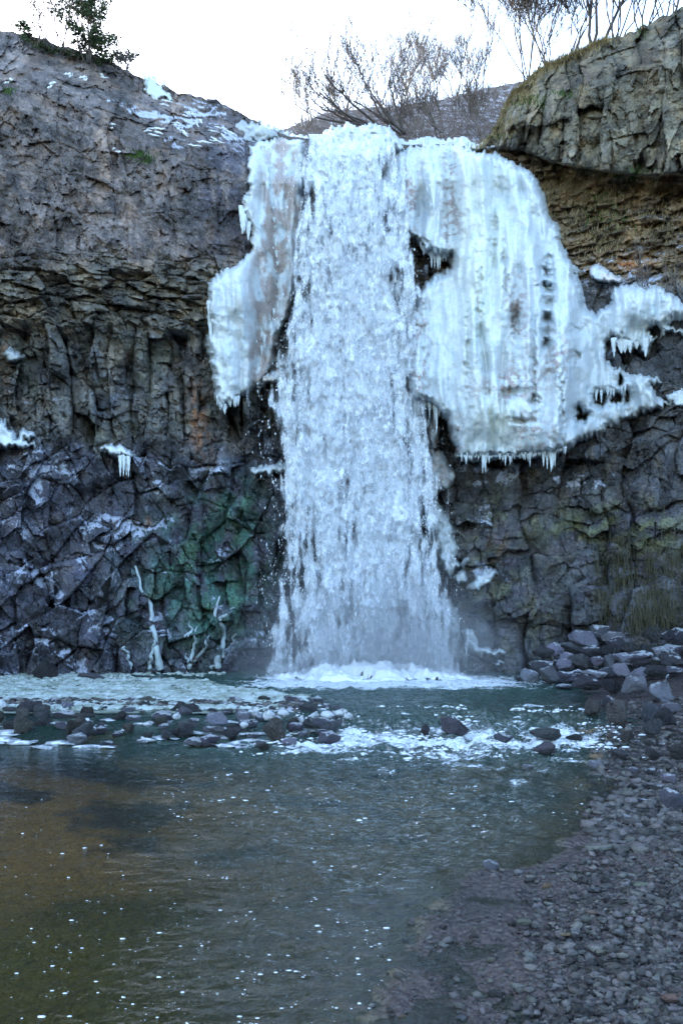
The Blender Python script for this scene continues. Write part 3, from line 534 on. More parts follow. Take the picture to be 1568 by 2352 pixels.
# snow streaks on the ledges of the upper left cliff
streaks = [((190, 183), (225, 180)), ((20, 192), (48, 186)), ((105, 198), (135, 192)), ((150, 176), (180, 172)), ((238, 174), (262, 178)), ((340, 300), (400, 300)), ((395, 285), (428, 290)), ((366, 234), (398, 240)), ((255, 290), (275, 290)), ((258, 346), (278, 346)), ((410, 300), (440, 312)), ((440, 328), (485, 334)), ((480, 296), (520, 300)), ((455, 276), (490, 288)), ((490, 320), (530, 326)), ((345, 306), (375, 312)), ((505, 300), (560, 318)), ((430, 262), (470, 268))]
vv = []; off_ = 0
for i, (a, b) in enumerate(streaks):
    for k_ in range(2):
        n = 9; tt = np.linspace(0, 1, n); xs = a[0] + (b[0] - a[0]) * random.uniform(.3, 1) * tt + random.uniform(-12, 12); ys = a[1] + (b[1] - a[1]) * tt + 3 * fbm(tt * 3, tt * 0 + i * 3 + k_, 2, 7) + k_ * random.uniform(3, 9) - 4
        d = rock_depth(xs, ys) - .01; vv.append((ray(xs, ys, d), (.034 - .008 * k_) * np.sin(np.pi * (tt * .94 + .03)) ** .6 * (1 + .5 * fbm(tt * 6, tt * 0 + i, 2, 8))))
V_, F_ = tube_mesh(vv, 6); tag(mesh_obj('snow_dusting', V_, F_, SNOW), kind='stuff')

# frozen runs of seep water at the foot of the wall
def run_ice(lab, branches):
    p0 = branches[0][0][-1]; e_ = empty('frozen_seep', pt(p0[0], p0[1], float(face_depth(*p0)[0]))); tag(e_, lab, 'ice', 'frozen seeps at the foot of the left wall')
    for pts_, r in branches:
        P_ = np.array(pts_, float); n = 44; tt = np.linspace(0, 1, n); q = np.linspace(0, 1, len(P_)); x = np.interp(tt, q, P_[:, 0]) + 9 * fbm(tt * 3, tt * 0 + p0[0], 3, 3); y = np.interp(tt, q, P_[:, 1])
        d = np.convolve(np.pad(rock_depth(x, y), 6, 'edge'), np.ones(13) / 13, 'valid') - .04; r_ = r * .55 * (.4 + 1.1 * tt) * (1 + .35 * fbm(tt * 9, tt * 0 + p0[0], 2, 5))
        V_, F_ = tube_mesh([(ray(x, y, d), np.abs(r_) + .01)], 8); o = mesh_obj('ice_run', V_, F_, RUNICE, e_); o.matrix_parent_inverse = Matrix.Translation(-Vector(e_.location))
run_ice('tall grey ice run down the wall at the left edge of green moss', [([(312, 1300), (322, 1350), (345, 1390), (350, 1440), (362, 1490), (368, 1538)], .10), ([(356, 1470), (348, 1500), (345, 1538)], .06)])
run_ice('forked pale ice run low on the mossy wall, left of the tallest fork', [([(452, 1440), (446, 1480), (436, 1535)], .055), ([(480, 1460), (470, 1490), (446, 1520)], .05), ([(428, 1500), (432, 1520), (438, 1535)], .04), ([(436, 1425), (440, 1450), (428, 1462)], .05)])
run_ice('thick twisting ice run with side branches nearest the falling water', [([(505, 1370), (498, 1420), (512, 1450), (510, 1495), (500, 1535)], .09), ([(540, 1395), (522, 1408), (508, 1425)], .05), ([(545, 1455), (530, 1480), (512, 1510)], .055), ([(486, 1535), (505, 1515)], .06)])
run_ice('short thin ice run near the dark boulders on the left', [([(285, 1485), (292, 1500), (298, 1538)], .05)])
for lab, poly, T_ in (('white ice arm reaching out from right edge of the falls', [(1038, 1322), (1060, 1310), (1074, 1312), (1070, 1330), (1050, 1342), (1034, 1338)], .8), ('sloping white ice slab on the wall right of the falls foot', [(1070, 1350), (1092, 1322), (1128, 1308), (1142, 1318), (1122, 1338), (1100, 1356), (1076, 1360)], .45), ('lumpy white ice tongue low on the wall right of the falls', [(1060, 1445), (1082, 1440), (1096, 1470), (1102, 1490), (1160, 1490), (1164, 1504), (1130, 1506), (1098, 1510), (1070, 1490)], .55), ('thin white ice sliver just above the pool beside the falls', [(1128, 1522), (1160, 1518), (1162, 1528), (1136, 1536)], .5), ('small white ice block on wall above the ice arm', [(1052, 1296), (1072, 1280), (1078, 1290), (1066, 1306)], .55)):
    p0 = np.mean(poly, 0); e_ = empty('ice_lump', pt(p0[0], p0[1], float(face_depth(*p0)[0]))); tag(e_, lab, 'ice')
    o = ice_patch('ice_body', poly, T_, None, edge=8, flute=.04, lump=.12, pad=14, seed=int(p0[0])); o.parent = e_; o.matrix_parent_inverse = Matrix.Translation(-Vector(e_.location))

# ------------------------------------------------------------------ the waterfall
wf = empty('waterfall', (0.6, 20.0, .2)); tag(wf, 'foaming white waterfall plunging between two ice curtains into the pool', 'waterfall')
WI = Matrix.Translation(-Vector(wf.location))
def fall_edges(y):
    l = np.interp(y, [300, 330, 640, 720, 850, 1000, 1300, 1580], [668, 664, 655, 632, 600, 604, 600, 590]); r = np.interp(y, [300, 330, 540, 680, 900, 1050, 1200, 1400, 1580], [925, 928, 960, 985, 975, 1020, 1045, 1055, 1085]); return l, r
def fall_density(x, y):
    l, r = fall_edges(y); e = np.minimum(x - l, r - x) + 15 * fbm(x / 24., y / 70., 4, 142) * ss(330, 450, y); d = .95 * ss(-22, 60, e)
    d = d - .30 * gauss(x, y, 705, 470, 32, 90) - .16 * gauss(x, y, 880, 440, 26, 120) - .38 * gauss(x, y, 640, 770, 40, 90)
    d = d - .42 * ss(860, 1150, y) * ss(750, 610, x) * ss(1560, 1480, y) - .22 * gauss(x, y, 980, 560, 45, 120) + .22 * gauss(x, y, 850, 1500, 170, 70)
    d = d - .18 * gauss(x, y, 1010, 1200, 50, 180) + .26 * gauss(x, y, 870, 1200, 75, 380) + .24 * gauss(x, y, 815, 650, 60, 300) + .12 * gauss(x, y, 800, 380, 90, 70) + .12 * gauss(x, y, 770, 850, 80, 200)
    d = d + .30 * fbm(x / 60., y / 150., 4, 141) * .9 + .34 * fbm(x / 14., y / 60., 4, 143) + .26 * fbm(x / 20., y / 420., 3, 144) * ss(330, 400, y)
    return np.clip(d, 0, 1)
for li, (off, dm, st) in enumerate(((0.25, 1.0, 2.8), (.6, .82, 2.8), (.95, .62, 2.8), (1.2, -1., 2.8))):
    gx, gy = np.meshgrid(np.arange(530, 1130, st), np.arange(308, 1600, st))
    d0 = 20.75 - off * ss(300, 520, gy) - .75 * ss(330, 1500, gy) * (.6 + .3 * min(li, 2)) + .5 * ss(360, 312, gy) - .30 * fbm(gx / 38., gy / 95., 4, 150 + li) - .10 * fbm(gx / 10., gy / 22., 3, 160 + li)
    d0 = d0 + .35 * ((gx - 820) / 220.) ** 2 * .5
    l, r = fall_edges(gy); e = np.minimum(gx - l, r - gx); dens = fall_density(gx, gy) * dm if dm > 0 else .46 * ss(-52, 10, e + 10 * fbm(gx / 20., gy / 60., 3, 149)) * ss(380, 620, gy) * (.75 + .5 * fbm(gx / 18., gy / 40., 3, 148))
    o = grid_obj('water_sheet', ray(gx, gy, d0), FALL, {'dens': dens, 'seed': np.full(gx.shape, 3.7 * li)}, keep=(e > -64), parent=wf); o.matrix_parent_inverse = WI
# drops and splashes
bv = np.array([(1, 0, 0), (-.5, .87, 0), (-.5, -.87, 0), (0, 0, 1.2), (0, 0, -1.)]); bf = np.array([(0, 1, 3), (1, 2, 3), (2, 0, 3), (1, 0, 4), (2, 1, 4), (0, 2, 4)])
N = 52000; x = rng.uniform(560, 1090, N); y = rng.uniform(330, 1580, N) ; cl = fbm(x / 22., y / 48., 4, 171)
prob = np.clip(fall_density(x, y) * .25 + .14 * ss(-30, 20, np.minimum(x - fall_edges(y)[0], fall_edges(y)[1] - x)), 0, 1) * ss(-.35, .5, cl)
k = rng.random(N) < prob; x = x[k]; y = y[k]; n = len(x); d = 20.1 - 1.1 * ss(330, 1500, y) + rng.uniform(-.6, .35, n)
r_ = .006 + .012 * rng.random(n) ** 3; V_, F_ = scatter_mesh(bv, bf, ray(x, y, d), np.stack([r_, r_, r_ * rng.uniform(1, 3, n)], 1), rotz(rng.uniform(0, 6, n)))
o = mesh_obj('water_drops', V_, F_, SPRAY, wf); o['kind'] = 'stuff'; o.matrix_parent_inverse = WI
# foot foam mound
gx, gy = np.meshgrid(np.linspace(-4.2, 4.6, 230), np.linspace(15.2, 20.9, 170))
hh = .0 + .24 * np.exp(-((gx - .75) / 1.9) ** 2 - ((gy - 19.3) / 1.1) ** 2) + .10 * np.exp(-((gx - .6) / 2.9) ** 2 - ((gy - 18.6) / .9) ** 2)
hh = hh * (1 + .8 * fbm(gx * 1.6, gy * 1.6, 4, 180)) + .06 * fbm(gx * 5, gy * 5, 4, 181) + .16 * np.exp(-((gx - .7) / 2.2) ** 2 - ((gy - 19.2) / 1.2) ** 2) * np.abs(gn(gx * 7, gy * 7, 182))
msk_ = np.exp(-((gx - .8) / 2.8) ** 4 - ((gy - 18.9) / 1.7) ** 4)
hh = hh - .30 * (1 - msk_ * ss(-.6, .1, fbm(gx * 1.2, gy * 2.2, 4, 183) + .35 * msk_)) ; V3 = np.stack([gx, gy, .2 + hh], -1)
o = grid_obj('splash_foam', V3[::-1], FOAM, keep=(hh > -.02)[::-1], parent=wf); o.matrix_parent_inverse = WI

t = NT('spray_mist'); co_ = t.coord('Object'); ln = t.n('ShaderNodeVectorMath', operation='LENGTH'); t.put(ln.inputs[0], co_)
pv_ = t.n('ShaderNodeVolumePrincipled'); pv_.inputs['Color'].default_value = (.9, .94, 1, 1); t.put(pv_.inputs['Density'], t.math('MULTIPLY', t.math('MULTIPLY', t.ramp(ln.outputs['Value'], 1., .1), 1.25), t.ramp(t.noise(co_, 1.6, 3, .6), .3, .7)))
t.t.links.new(pv_.outputs[0], t.out.inputs[1]); V_, F_ = ico(3); o = mesh_obj('mist', V_, F_, t.m, wf); o.matrix_parent_inverse = WI; o.location = (.7, 18.9, .5); o.scale = (4.0, 1.7, 3.0); o['kind'] = 'stuff'

# ------------------------------------------------------------------ stream bed, banks, water
SY = np.array([-40, 0, 2.4, 3.19, 3.63, 4.31, 4.8, 5.5, 6.9, 8.03, 10.6, 12.9, 15.5, 18.5, 24]); SX = np.array([-3, -.35, .05, .2, .34, .36, .71, 1.52, 2.28, 2.74, 3.35, 3.75, 4.4, 5.2, 6.2])
def level(x, y): return .2 * ss(10.7, 12.2, y + .5 * gn(x * .8, y * .3, 200) + .25 * ss(1, -3, x) * 2)
def ground_h(x, y):
    s = x - np.interp(y, SY, SX) - .22 * fbm(x * 1.3, y * 1.3, 3, 201)
    hgt = np.where(s > 0, .055 * s + .10 * np.clip(s - 1.2, 0, 40) ** 1.15, .16 * s); hgt = np.maximum(hgt, -.42 + .05 * fbm(x * .7, y * .5, 3, 202))
    hgt = hgt + level(x, y) * ss(-1.5, 1., s) + level(x, y) * ss(1., -1.5, s) * .6
    bar = np.exp(-((y - 12.6 + .12 * x) / 1.05) ** 4) * ss(1.0, -.6, x) ; bar2 = np.exp(-((y - 11.2) / .75) ** 2) * ss(-6.5, -3, x) * ss(1.2, -.3, x)
    hgt = np.where(bar > .01, np.maximum(hgt, -.42 + bar * .66), hgt); hgt = np.maximum(hgt, -.3 + .33 * bar2)
    hgt = hgt + (.035 * fbm(x * 3, y * 3, 4, 203) + .012 * fbm(x * 14, y * 14, 3, 204)) * ss(-60, 2, -np.abs(y)) * 1.
    hgt = hgt + .030 * ss(-.1, .4, s) * ss(1.9, 1.0, s) * ss(6.5, 5, y) * np.sin((y * 9 + x * 1.5 + 2.2 * gn(x * .9, y * .9, 205))) * ss(-.3, .3, gn(x * .6, y * .8, 206) + .1)
    far = ss(22, 60, np.abs(x)) * 8 + ss(8, 40, -y) * 2.5
    return hgt + far, s, bar
u = np.concatenate([-np.geomspace(200, .52, 70), np.arange(-.5, .52, .0022), np.geomspace(.53, 200, 70)])
ys = np.concatenate([-np.geomspace(45, .5, 24), np.array([0.1]), np.geomspace(.5, 2.2, 20)[:-1], np.geomspace(2.2, 24, 430)])
GY = np.broadcast_to(ys[:, None], (len(ys), len(u))); GX = u[None] * np.maximum(GY, .5)
GH, S_, BAR = ground_h(GX, GY)
c = np.zeros(GX.shape + (3,)) + C(.056, .044, .042)
c = lerp(c, C(.032, .027, .027) + 0 * c, ss(-.3, .4, fbm(GX * .8, GY * .8, 4, 210)))
under = ss(.08, -.18, S_); bedn = fbm(GX * .8 + .4 * GY, GY * .9, 4, 211)
bed = lerp(C(.38, .215, .07) + 0 * c, C(.045, .034, .02) + 0 * c, ss(-.05, .35, bedn))
bed = lerp(bed, C(.15, .122, .03) + 0 * c, ss(6.5, 4.5, GY)); bed = lerp(bed, C(.055, .065, .03) + 0 * c, .6 * ss(-1.6, -.2, GX + .25 * (GY - 4)) * ss(9, 6, GY)); bed = lerp(bed, C(.10, .09, .062) + 0 * c, ss(-1.6, -.3, S_) * .6)
c = lerp(c, bed, under); c = lerp(c, C(.10, .10, .115) + 0 * c, np.clip(BAR * 1.5, 0, 1))
snw = ss(.0, .35, fbm(GX * 2.2, GY * 3, 4, 212) + .1) * np.clip(BAR * 1.6, 0, 1); c = lerp(c, C(.50, .54, .60) + 0 * c, snw * .8)
tag(grid_obj('ground', np.stack([GX, GY, GH], -1)[::-1], GROUND, {'col': c[::-1]}), kind='structure')
# water surface
u = np.concatenate([-np.geomspace(120, .52, 50), np.arange(-.5, .52, .0028), np.geomspace(.53, 120, 50)])
ys = np.concatenate([-np.geomspace(40, .5, 16), np.array([.1]), np.geomspace(.5, 2.2, 10)[:-1], np.geomspace(2.2, 22.4, 520)])
GY = np.broadcast_to(ys[:, None], (len(ys), len(u))); GX = u[None] * np.maximum(GY, .5)
s = GX - np.interp(GY, SY, SX); LV = level(GX, GY)
rif = np.exp(-((GY - 10.9) / 1.5) ** 2) * ss(-1.6, .2, GX); rif2 = np.exp(-((GY - 9.7) / 1.9) ** 2) * ss(-1.2, 1.4, GX) * ss(4.5, 2, GX) ; up_ = ss(13, 18, GY) * ss(-5, -1, GX)
turb = np.clip(rif * 1.1 + .6 * rif2 + .7 * up_, 0, 1.3)
wv = .050 * turb * fbm(GX * 3.2, GY * 4.0, 4, 220) + .030 * turb * fbm(GX * 9, GY * 12, 3, 221)
cur = ss(-2.2, .1, GX + .35 * (GY - 6) + .4 * gn(GX, GY, 229)) * ss(.1, -.8, s)
wv = wv + .04 * cur * fbm(GX * 2.6 + GY, GY * 6.5, 2, 227) + (.002 + .014 * cur) * fbm(GX * 2.6, GY * 6.5 + GX * 1.4, 3, 222) + .015 * cur * fbm(GX * 6, GY * 15 + GX * 4, 2, 223)
ang = np.hypot(GX + .1, GY - 2.6); wv = wv + .0030 * np.sin(ang * 40 + 2.2 * gn(GX * 1.4, GY * 1.4, 224)) * ss(-1.2, -.2, GX) * ss(6, 3.4, GY) * ss(.1, -.4, s)
foam = .56 * np.exp(-((GY - 10.4 - .7 * fbm(GX * .9, GY * .6, 3, 225)) / .4) ** 2) * (.55 + .6 * ss(-.3, .3, gn(GX * 1.3, GY, 228))) * ss(-.6, .3, GX) * ss(4., 3., GX) + .38 * rif + .38 * rif2 + .50 * np.exp(-((GY - 12.9) / .5) ** 2) * ss(1.5, 3., GX)
foam = foam + .25 * cur * ss(2.2, 4., GY) * ss(12, 8, GY) + .85 * np.exp(-((GX - .9) / 3.4) ** 4 - ((GY - 18.0) / 2.2) ** 4) + .25 * up_ + .2 * np.exp(-((GX - 1.2) / 4) ** 4 - ((GY - 16.2) / 2.) ** 2)
foam = foam + .42 * np.exp(-((GY - 9.9) / .55) ** 2) * ss(-6, -4, GX) * ss(.6, -.6, GX)
foam = foam + .30 * fbm(GX * 1.2, GY * 2.5, 4, 226) * ss(.04, .2, foam)
murk = np.clip(.03 + .26 * cur * ss(3, 8, GY) + .45 * ss(-3.0, -.1, s) * 0 + .45 * up_ + .35 * ss(8, 10, GY), 0, .92)
tag(grid_obj('water', np.stack([GX, GY, LV + wv], -1)[::-1], POOL, {'foam': np.clip(foam, 0, 1)[::-1], 'rough': np.clip(.10 + .55 * cur + .6 * turb, 0, 1)[::-1], 'murk': murk[::-1]}), kind='structure')

def gh(x, y): return ground_h(np.atleast_1d(np.asarray(x, float)), np.atleast_1d(np.asarray(y, float)))[0]

# drifting slush ice on the left of the upper pool
iv, if_ = ico(1)
N = 14000; x = rng.uniform(-80, 720, N); y = rng.uniform(1548, 1632, N)
edge_r = np.interp(y, [1548, 1560, 1575, 1590, 1600, 1612, 1632], [520, 430, 480, 600, 680, 690, 640]) + 22 * gn(x / 30., y / 6., 230)
gap = gauss(x, y, 380, 1556, 150, 8) * 1.1
k = (x < edge_r + rng.normal(0, 14, N)) & (rng.random(N) > gap) & (rng.random(N) < .25 + ss(-.25, .2, fbm(x / 50., y / 5., 4, 232))) ; x = x[k]; y = y[k]; D_ = 1.4 * F / (y - HY); X_ = (x - CX) / F * D_
n = len(x); r_ = .028 + .06 * rng.random(n) ** 2; V_, F_ = scatter_mesh(iv, if_, np.stack([X_, D_, .205 + .03 * rng.random(n)], 1), np.stack([r_ * rng.uniform(1, 1.8, n), r_ * rng.uniform(1, 1.6, n), r_ * .5], 1), rotz(rng.uniform(0, 6, n)))
V_ += .006 * rng.standard_normal(V_.shape)
t = NT('slush'); n_ = t.noise(t.coord(), 3.0, 5, .6); SLUSH = t.done(t.bsdf(t.mix((.20, .24, .20), (.42, .48, .47), t.ramp(n_, .35, .65)), .5))
tag(mesh_obj('slush_ice', V_, F_, SLUSH, smooth=False), kind='stuff')
# sheet under the slush
px_, py_ = np.meshgrid(np.arange(-300, 760, 5.), np.arange(1550, 1640, 1.5)); er = np.interp(py_, [1548, 1560, 1575, 1590, 1600, 1612, 1640], [500, 410, 460, 580, 660, 670, 600]) + 22 * gn(px_ / 30., py_ / 6., 230)
D_ = 1.392 * F / (py_ - HY); g_ = gauss(px_, py_, 380, 1556, 150, 7)
t = NT('slush_sheet'); n_ = t.noise(t.coord(), 22, 6, .7); n1_ = t.noise(t.coord(), 1.6, 4, .6); SLS = t.done(t.bsdf(t.mix(t.mix((.05, .07, .05), (.15, .18, .14), n_), (.24, .28, .24), t.ramp(n1_, .45, .6)), .4, t.bump(n_, .8, .03)))
tag(grid_obj('slush_sheet', np.stack([(px_ - CX) / F * D_, D_, .208 + .006 * fbm(px_ / 5., py_ / 2., 3, 231)], -1), SLS, keep=(px_ < er) & (g_ < .45)), kind='stuff')

# floating foam flecks
fv, ff = ico(1)
def fleck(N, xr, yr, dens, r0, r1, z=0.004):
    x = rng.uniform(*xr, N); y = rng.uniform(*yr, N); k = rng.random(N) < dens(x, y); x = x[k]; y = y[k]; X_, D_ = onplane(x, y); n = len(x)
    k = X_ - np.interp(D_, SY, SX) < -.12; X_ = X_[k]; D_ = D_[k]; n = len(X_); r_ = (r0 + (r1 - r0) * rng.random(n) ** 5)
    return scatter_mesh(fv, ff, np.stack([X_, D_, np.full(n, z)], 1), np.stack([r_ * rng.uniform(1, 2.0, n), r_, r_ * .35], 1))
A1 = fleck(5000, (-20, 1250), (1780, 2400), lambda x, y: np.clip(ss(-.15, .6, fbm(x / 90., y / 50., 4, 240)) * (.25 + .75 * ss(150, 650, x)) * ss(1100, 800, x + (y - 2000) * .8 * 0), 0, 1), .0016, .008)
A2 = fleck(260, (-20, 1000), (1900, 2400), lambda x, y: .6 + 0 * x, .003, .011)
A3 = fleck(900, (350, 1400), (1735, 1900), lambda x, y: np.clip(ss(-.1, .5, fbm(x / 60., y / 25., 4, 241)), 0, 1), .005, .02)
Vs = []; Fs = []; o_ = 0
for a in (A1, A2, A3): Vs.append(a[0]); Fs.append(a[1] + o_); o_ += len(a[0])
tag(mesh_obj('foam_flecks', np.concatenate(Vs), np.concatenate(Fs), FOAM), kind='stuff')
# splash drops and broken crests over the riffle
N = 4200; X_ = rng.uniform(-1.2, 4.0, N); Y_ = rng.uniform(9.0, 12.6, N); k = rng.random(N) < ss(.1, .7, fbm(X_ * 1.5, Y_ * 2.2, 4, 242) + .45 * np.exp(-((Y_ - 10.4) / .5) ** 2)); X_ = X_[k]; Y_ = Y_[k]; n = len(X_)
r_ = .006 + .02 * rng.random(n) ** 2; zz = level(X_, Y_) + .02 + .03 * rng.random(n) ** 2; V_, F_ = scatter_mesh(fv, ff, np.stack([X_, Y_, zz], 1), np.stack([r_ * rng.uniform(1, 2.6, n), r_, r_ * .6], 1))
tag(mesh_obj('riffle_foam', V_, F_, FOAM), kind='stuff')

# ------------------------------------------------------------------ stones
def stone_proto(seed, sub=2, ang=1., flat=.7, n=13):
    r_ = random.Random(seed); bm = bmesh.new()
    for i in range(n):
        v_ = Vector((r_.gauss(0, 1), r_.gauss(0, 1), r_.gauss(0, 1))).normalized(); v_ = Vector((v_.x, v_.y * .85, v_.z * flat)) * r_.uniform(.8, 1.12); bm.verts.new(v_)
    g = bmesh.ops.convex_hull(bm, input=bm.verts); bmesh.ops.delete(bm, geom=[e for e in g['geom_interior'] if isinstance(e, bmesh.types.BMVert)], context='VERTS')
    bmesh.ops.dissolve_limit(bm, angle_limit=R(12), verts=bm.verts, edges=bm.edges)
    bmesh.ops.bevel(bm, geom=list(bm.edges), offset=.09 * (2 - ang) + .03, segments=2, profile=.6, affect='EDGES')
    bmesh.ops.triangulate(bm, faces=bm.faces); bmesh.ops.remove_doubles(bm, verts=bm.verts, dist=.01)
    for _ in range(sub):
        bmesh.ops.subdivide_edges(bm, edges=[e for e in bm.edges if e.calc_length() > .16], cuts=1); bmesh.ops.triangulate(bm, faces=bm.faces)
    o_ = Vector((seed * 3.1, 0, 0))
    for v_ in bm.verts:
        q = v_.co + o_; v_.co += v_.co.normalized() * (.13 * mn.fractal(q * 1.7, 1, 2, 4) + .06 * mn.fractal(q * 7, 1, 2, 3))
    for v_ in bm.verts:
        L_ = v_.co.length
        if L_ > 1.12: v_.co *= 1.12 / L_
    me = bpy.data.meshes.new('stone'); bm.to_mesh(me); bm.free()
    me.polygons.foreach_set('use_smooth', np.ones(len(me.polygons), bool)); return me
def protos(mat, seeds, **k):
    L = []
    for s_ in seeds:
        m_ = stone_proto(s_, **k); m_.materials.append(mat); L.append(m_)
    return L
PD = protos(ST_DARK, range(5)); PF = protos(ST_FROST, range(10, 15)); PB = protos(ST_BARN, range(20, 23)); PV = protos(ST_VIOLET, range(30, 34)); PR = protos(ST_DARK, range(40, 43), ang=.3, flat=.75, n=22)
def ordn(n): return f"{n}{'th' if 10 <= n % 100 <= 20 else {1: 'st', 2: 'nd', 3: 'rd'}.get(n % 10, 'th')}"
STONES = []
def stone(px, py, wpx, hpx, kind, z0=None, lab=None, row=None, depth=None):
    """a stone whose foot stands at picture position px,py on the ground, wpx wide and hpx high there"""
    z = 0. if z0 is None else z0
    if depth: D_ = depth; X_ = (px - CX) / F * D_; z = CH + (HY - py) / F * D_
    else: X_, D_ = onplane(px, py, z)
    w_ = wpx / F * D_ / 2; h_ = hpx / F * D_ / 2
    me = random.choice({'d': PD, 'f': PF, 'b': PB, 'v': PV, 'r': PR}[kind]); o = bpy.data.objects.new('boulder' if wpx > 55 else 'rock', me); COL.objects.link(o)
    o.scale = (w_ * 1.05, w_ * random.uniform(.8, 1.0), h_ * 1.5); o.location = (X_, D_ + w_ * .5, z + h_ * .75); o.rotation_euler = (random.uniform(-.15, .15), random.uniform(-.2, .2), random.uniform(-.5, .5) + random.choice((0, math.pi)))
    STONES.append((o, px, py, wpx, hpx, kind, row, lab)); return o
ZB = .12
# named stones: picture x, foot y, width, height, kind, base level, label
for a in [
    (20, 1550, 92, 58, 'v', .2, 'broad violet grey boulder at the foot of the left wall'), (100, 1560, 62, 50, 'd', .2, 'dark boulder between broad violet boulder and snow topped stone on the left'),
    (205, 1562, 74, 18, 'd', .2, 'flat dark rock poking out of the slush ice'), (150, 1548, 60, 36, 'v', .2, 'squat stone at the left wall foot behind the flat slush rock'), (178, 1545, 50, 40, 'f', .2, None), (245, 1543, 40, 30, 'v', .2, None),
    (40, 1700, 64, 62, 'b', 0, 'pointed barnacled rock at the front left of the rock bar'), (65, 1645, 56, 52, 'd', .15, 'steep dark rock behind the pointed barnacled one'), (128, 1634, 52, 30, 'd', .15, None),
    (195, 1650, 60, 30, 'b', .15, None), (158, 1690, 30, 40, 'b', .05, None), (190, 1694, 66, 46, 'd', .05, 'wedge shaped dark rock with pale left end in the front of the bar'),
    (290, 1640, 34, 24, 'd', .15, None), (325, 1636, 50, 28, 'd', .15, None), (437, 1645, 48, 34, 'r', .15, 'smooth rounded olive dark stone in the back row of the bar'), (520, 1650, 40, 28, 'd', .15, None),
    (495, 1668, 66, 34, 'v', .12, 'long grey rock behind the tilted slab, frost on its right'), (633, 1706, 66, 62, 'b', .0, 'tilted flat topped slab rock with barnacles standing in front of the bar'), (500, 1686, 44, 20, 'd', .08, None),
    (365, 1670, 46, 26, 'b', .12, None), (400, 1686, 36, 18, 'd', .08, None), (680, 1680, 44, 26, 'f', .1, None), (735, 1672, 72, 40, 'f', .12, 'frosted wide rock at the right end of the rock bar'), (600, 1660, 40, 24, 'f', .12, None), (470, 1716, 66, 14, 'd', .0, None), (560, 1668, 36, 18, 'f', .12, None), (605, 1726, 34, 20, 'b', 0, None),
    (1040, 1690, 84, 54, 'd', .02, 'large dark boulder midstream with water breaking around it'), (975, 1692, 30, 34, 'd', .02, 'small upright dark rock left of the midstream boulder'),
    (1255, 1700, 92, 36, 'd', .06, 'low smooth dark boulder near the right bank in the riffle'), (1322, 1702, 44, 18, 'd', .04, 'small dark stone just right of the low smooth boulder'), (1258, 1736, 64, 38, 'd', 0, 'jagged black rock in the riffle below the low smooth boulder'), (1160, 1706, 60, 30, 'v', .03, 'water washed violet rock left of the low smooth boulder'), (1372, 1768, 44, 22, 'v', 0, None), (1215, 1768, 34, 14, 'v', 0, None),
    (1130, 2002, 50, 34, 'v', 0, 'lone pointed grey stone standing in shallow water off the bank'),
    (1408, 1640, 44, 50, 'v', .2, None), (1428, 1668, 82, 68, 'b', .22, 'big rough weed covered boulder at the right water edge'), (1360, 1645, 60, 44, 'b', .2, 'squat brown boulder with icy foot left of the weed covered one'), (1500, 1656, 52, 62, 'd', .25, 'dark split boulder right of the weed covered boulder'),
    (1530, 1668, 66, 50, 'd', .25, None), (1502, 1690, 44, 56, 'd', .2, None), (1540, 1640, 48, 34, 'v', .3, None), (1352, 1590, 84, 46, 'v', .25, 'wide violet boulder at the foot of the right wall'), (1276, 1572, 60, 22, 'f', .2, None), (1215, 1566, 70, 18, 'f', .2, None), (1300, 1584, 50, 18, 'f', .2, None),
    (1462, 1598, 74, 52, 'v', .3, 'tilted violet slab boulder among the right wall rubble'), (1530, 1610, 84, 50, 'v', .3, None), (1405, 1590, 50, 40, 'd', .28, None), (1552, 1860, 60, 60, 'v', .2, 'big smooth grey boulder cut by the right picture edge'), (1440, 1890, 26, 18, 'd', 0.02, None), (1410, 1905, 20, 14, 'd', 0, None),
    (1535, 1800, 54, 26, 'v', .12, None), (1445, 1706, 44, 30, 'b', .1, None), (1424, 1740, 40, 24, 'd', .06, None), (1500, 1740, 50, 30, 'd', .12, None), (1560, 1745, 50, 36, 'b', .15, None),
]: stone(a[0], a[1], a[2], a[3], a[4], a[5], a[6])
# rubble rising against the right wall
for row, (y0, n_, dep) in enumerate(((1480, 9, 19.0), (1505, 10, 18.2), (1530, 10, 17.3), (1556, 10, 16.2))):
    for i in range(n_):
        px_0 = 1265 + row * -12 + (1600 - 1265) / n_ * i + random.uniform(-8, 8) + (50 if row == 0 else 0); stone(px_0, y0 + random.uniform(-7, 7) + 10 * (px_0 < 1330), random.uniform(40, 88), random.uniform(24, 50), random.choice('vvdfv'), depth=dep + random.uniform(-.3, .3), row=('rubble row against the right wall', ('uppermost', 'second', 'third', 'lowest')[row]))
# rock bar filler rows
for row, (y0, n_, zb) in enumerate(((1624, 15, .18), (1640, 17, .17), (1657, 18, .14), (1676, 17, .1), (1694, 12, .04), (1712, 8, 0))):
    for i in range(n_):
        xm = 800 if row < 4 else 760; px_0 = (-20 if row < 4 else 150) + (xm + 10 - (0 if row < 4 else 150)) / n_ * (i + random.uniform(.1, .9)); w_ = random.uniform(26, 60) * (.9 if row < 2 else 1)
        stone(px_0, y0 + random.uniform(-6, 6), w_, w_ * random.uniform(.42, .72), random.choice('dfdfbvd' if row < 4 else 'ffvd'), zb, row=('of the rock bar', ('back', 'second', 'third', 'fourth', 'fifth', 'front')[row]))
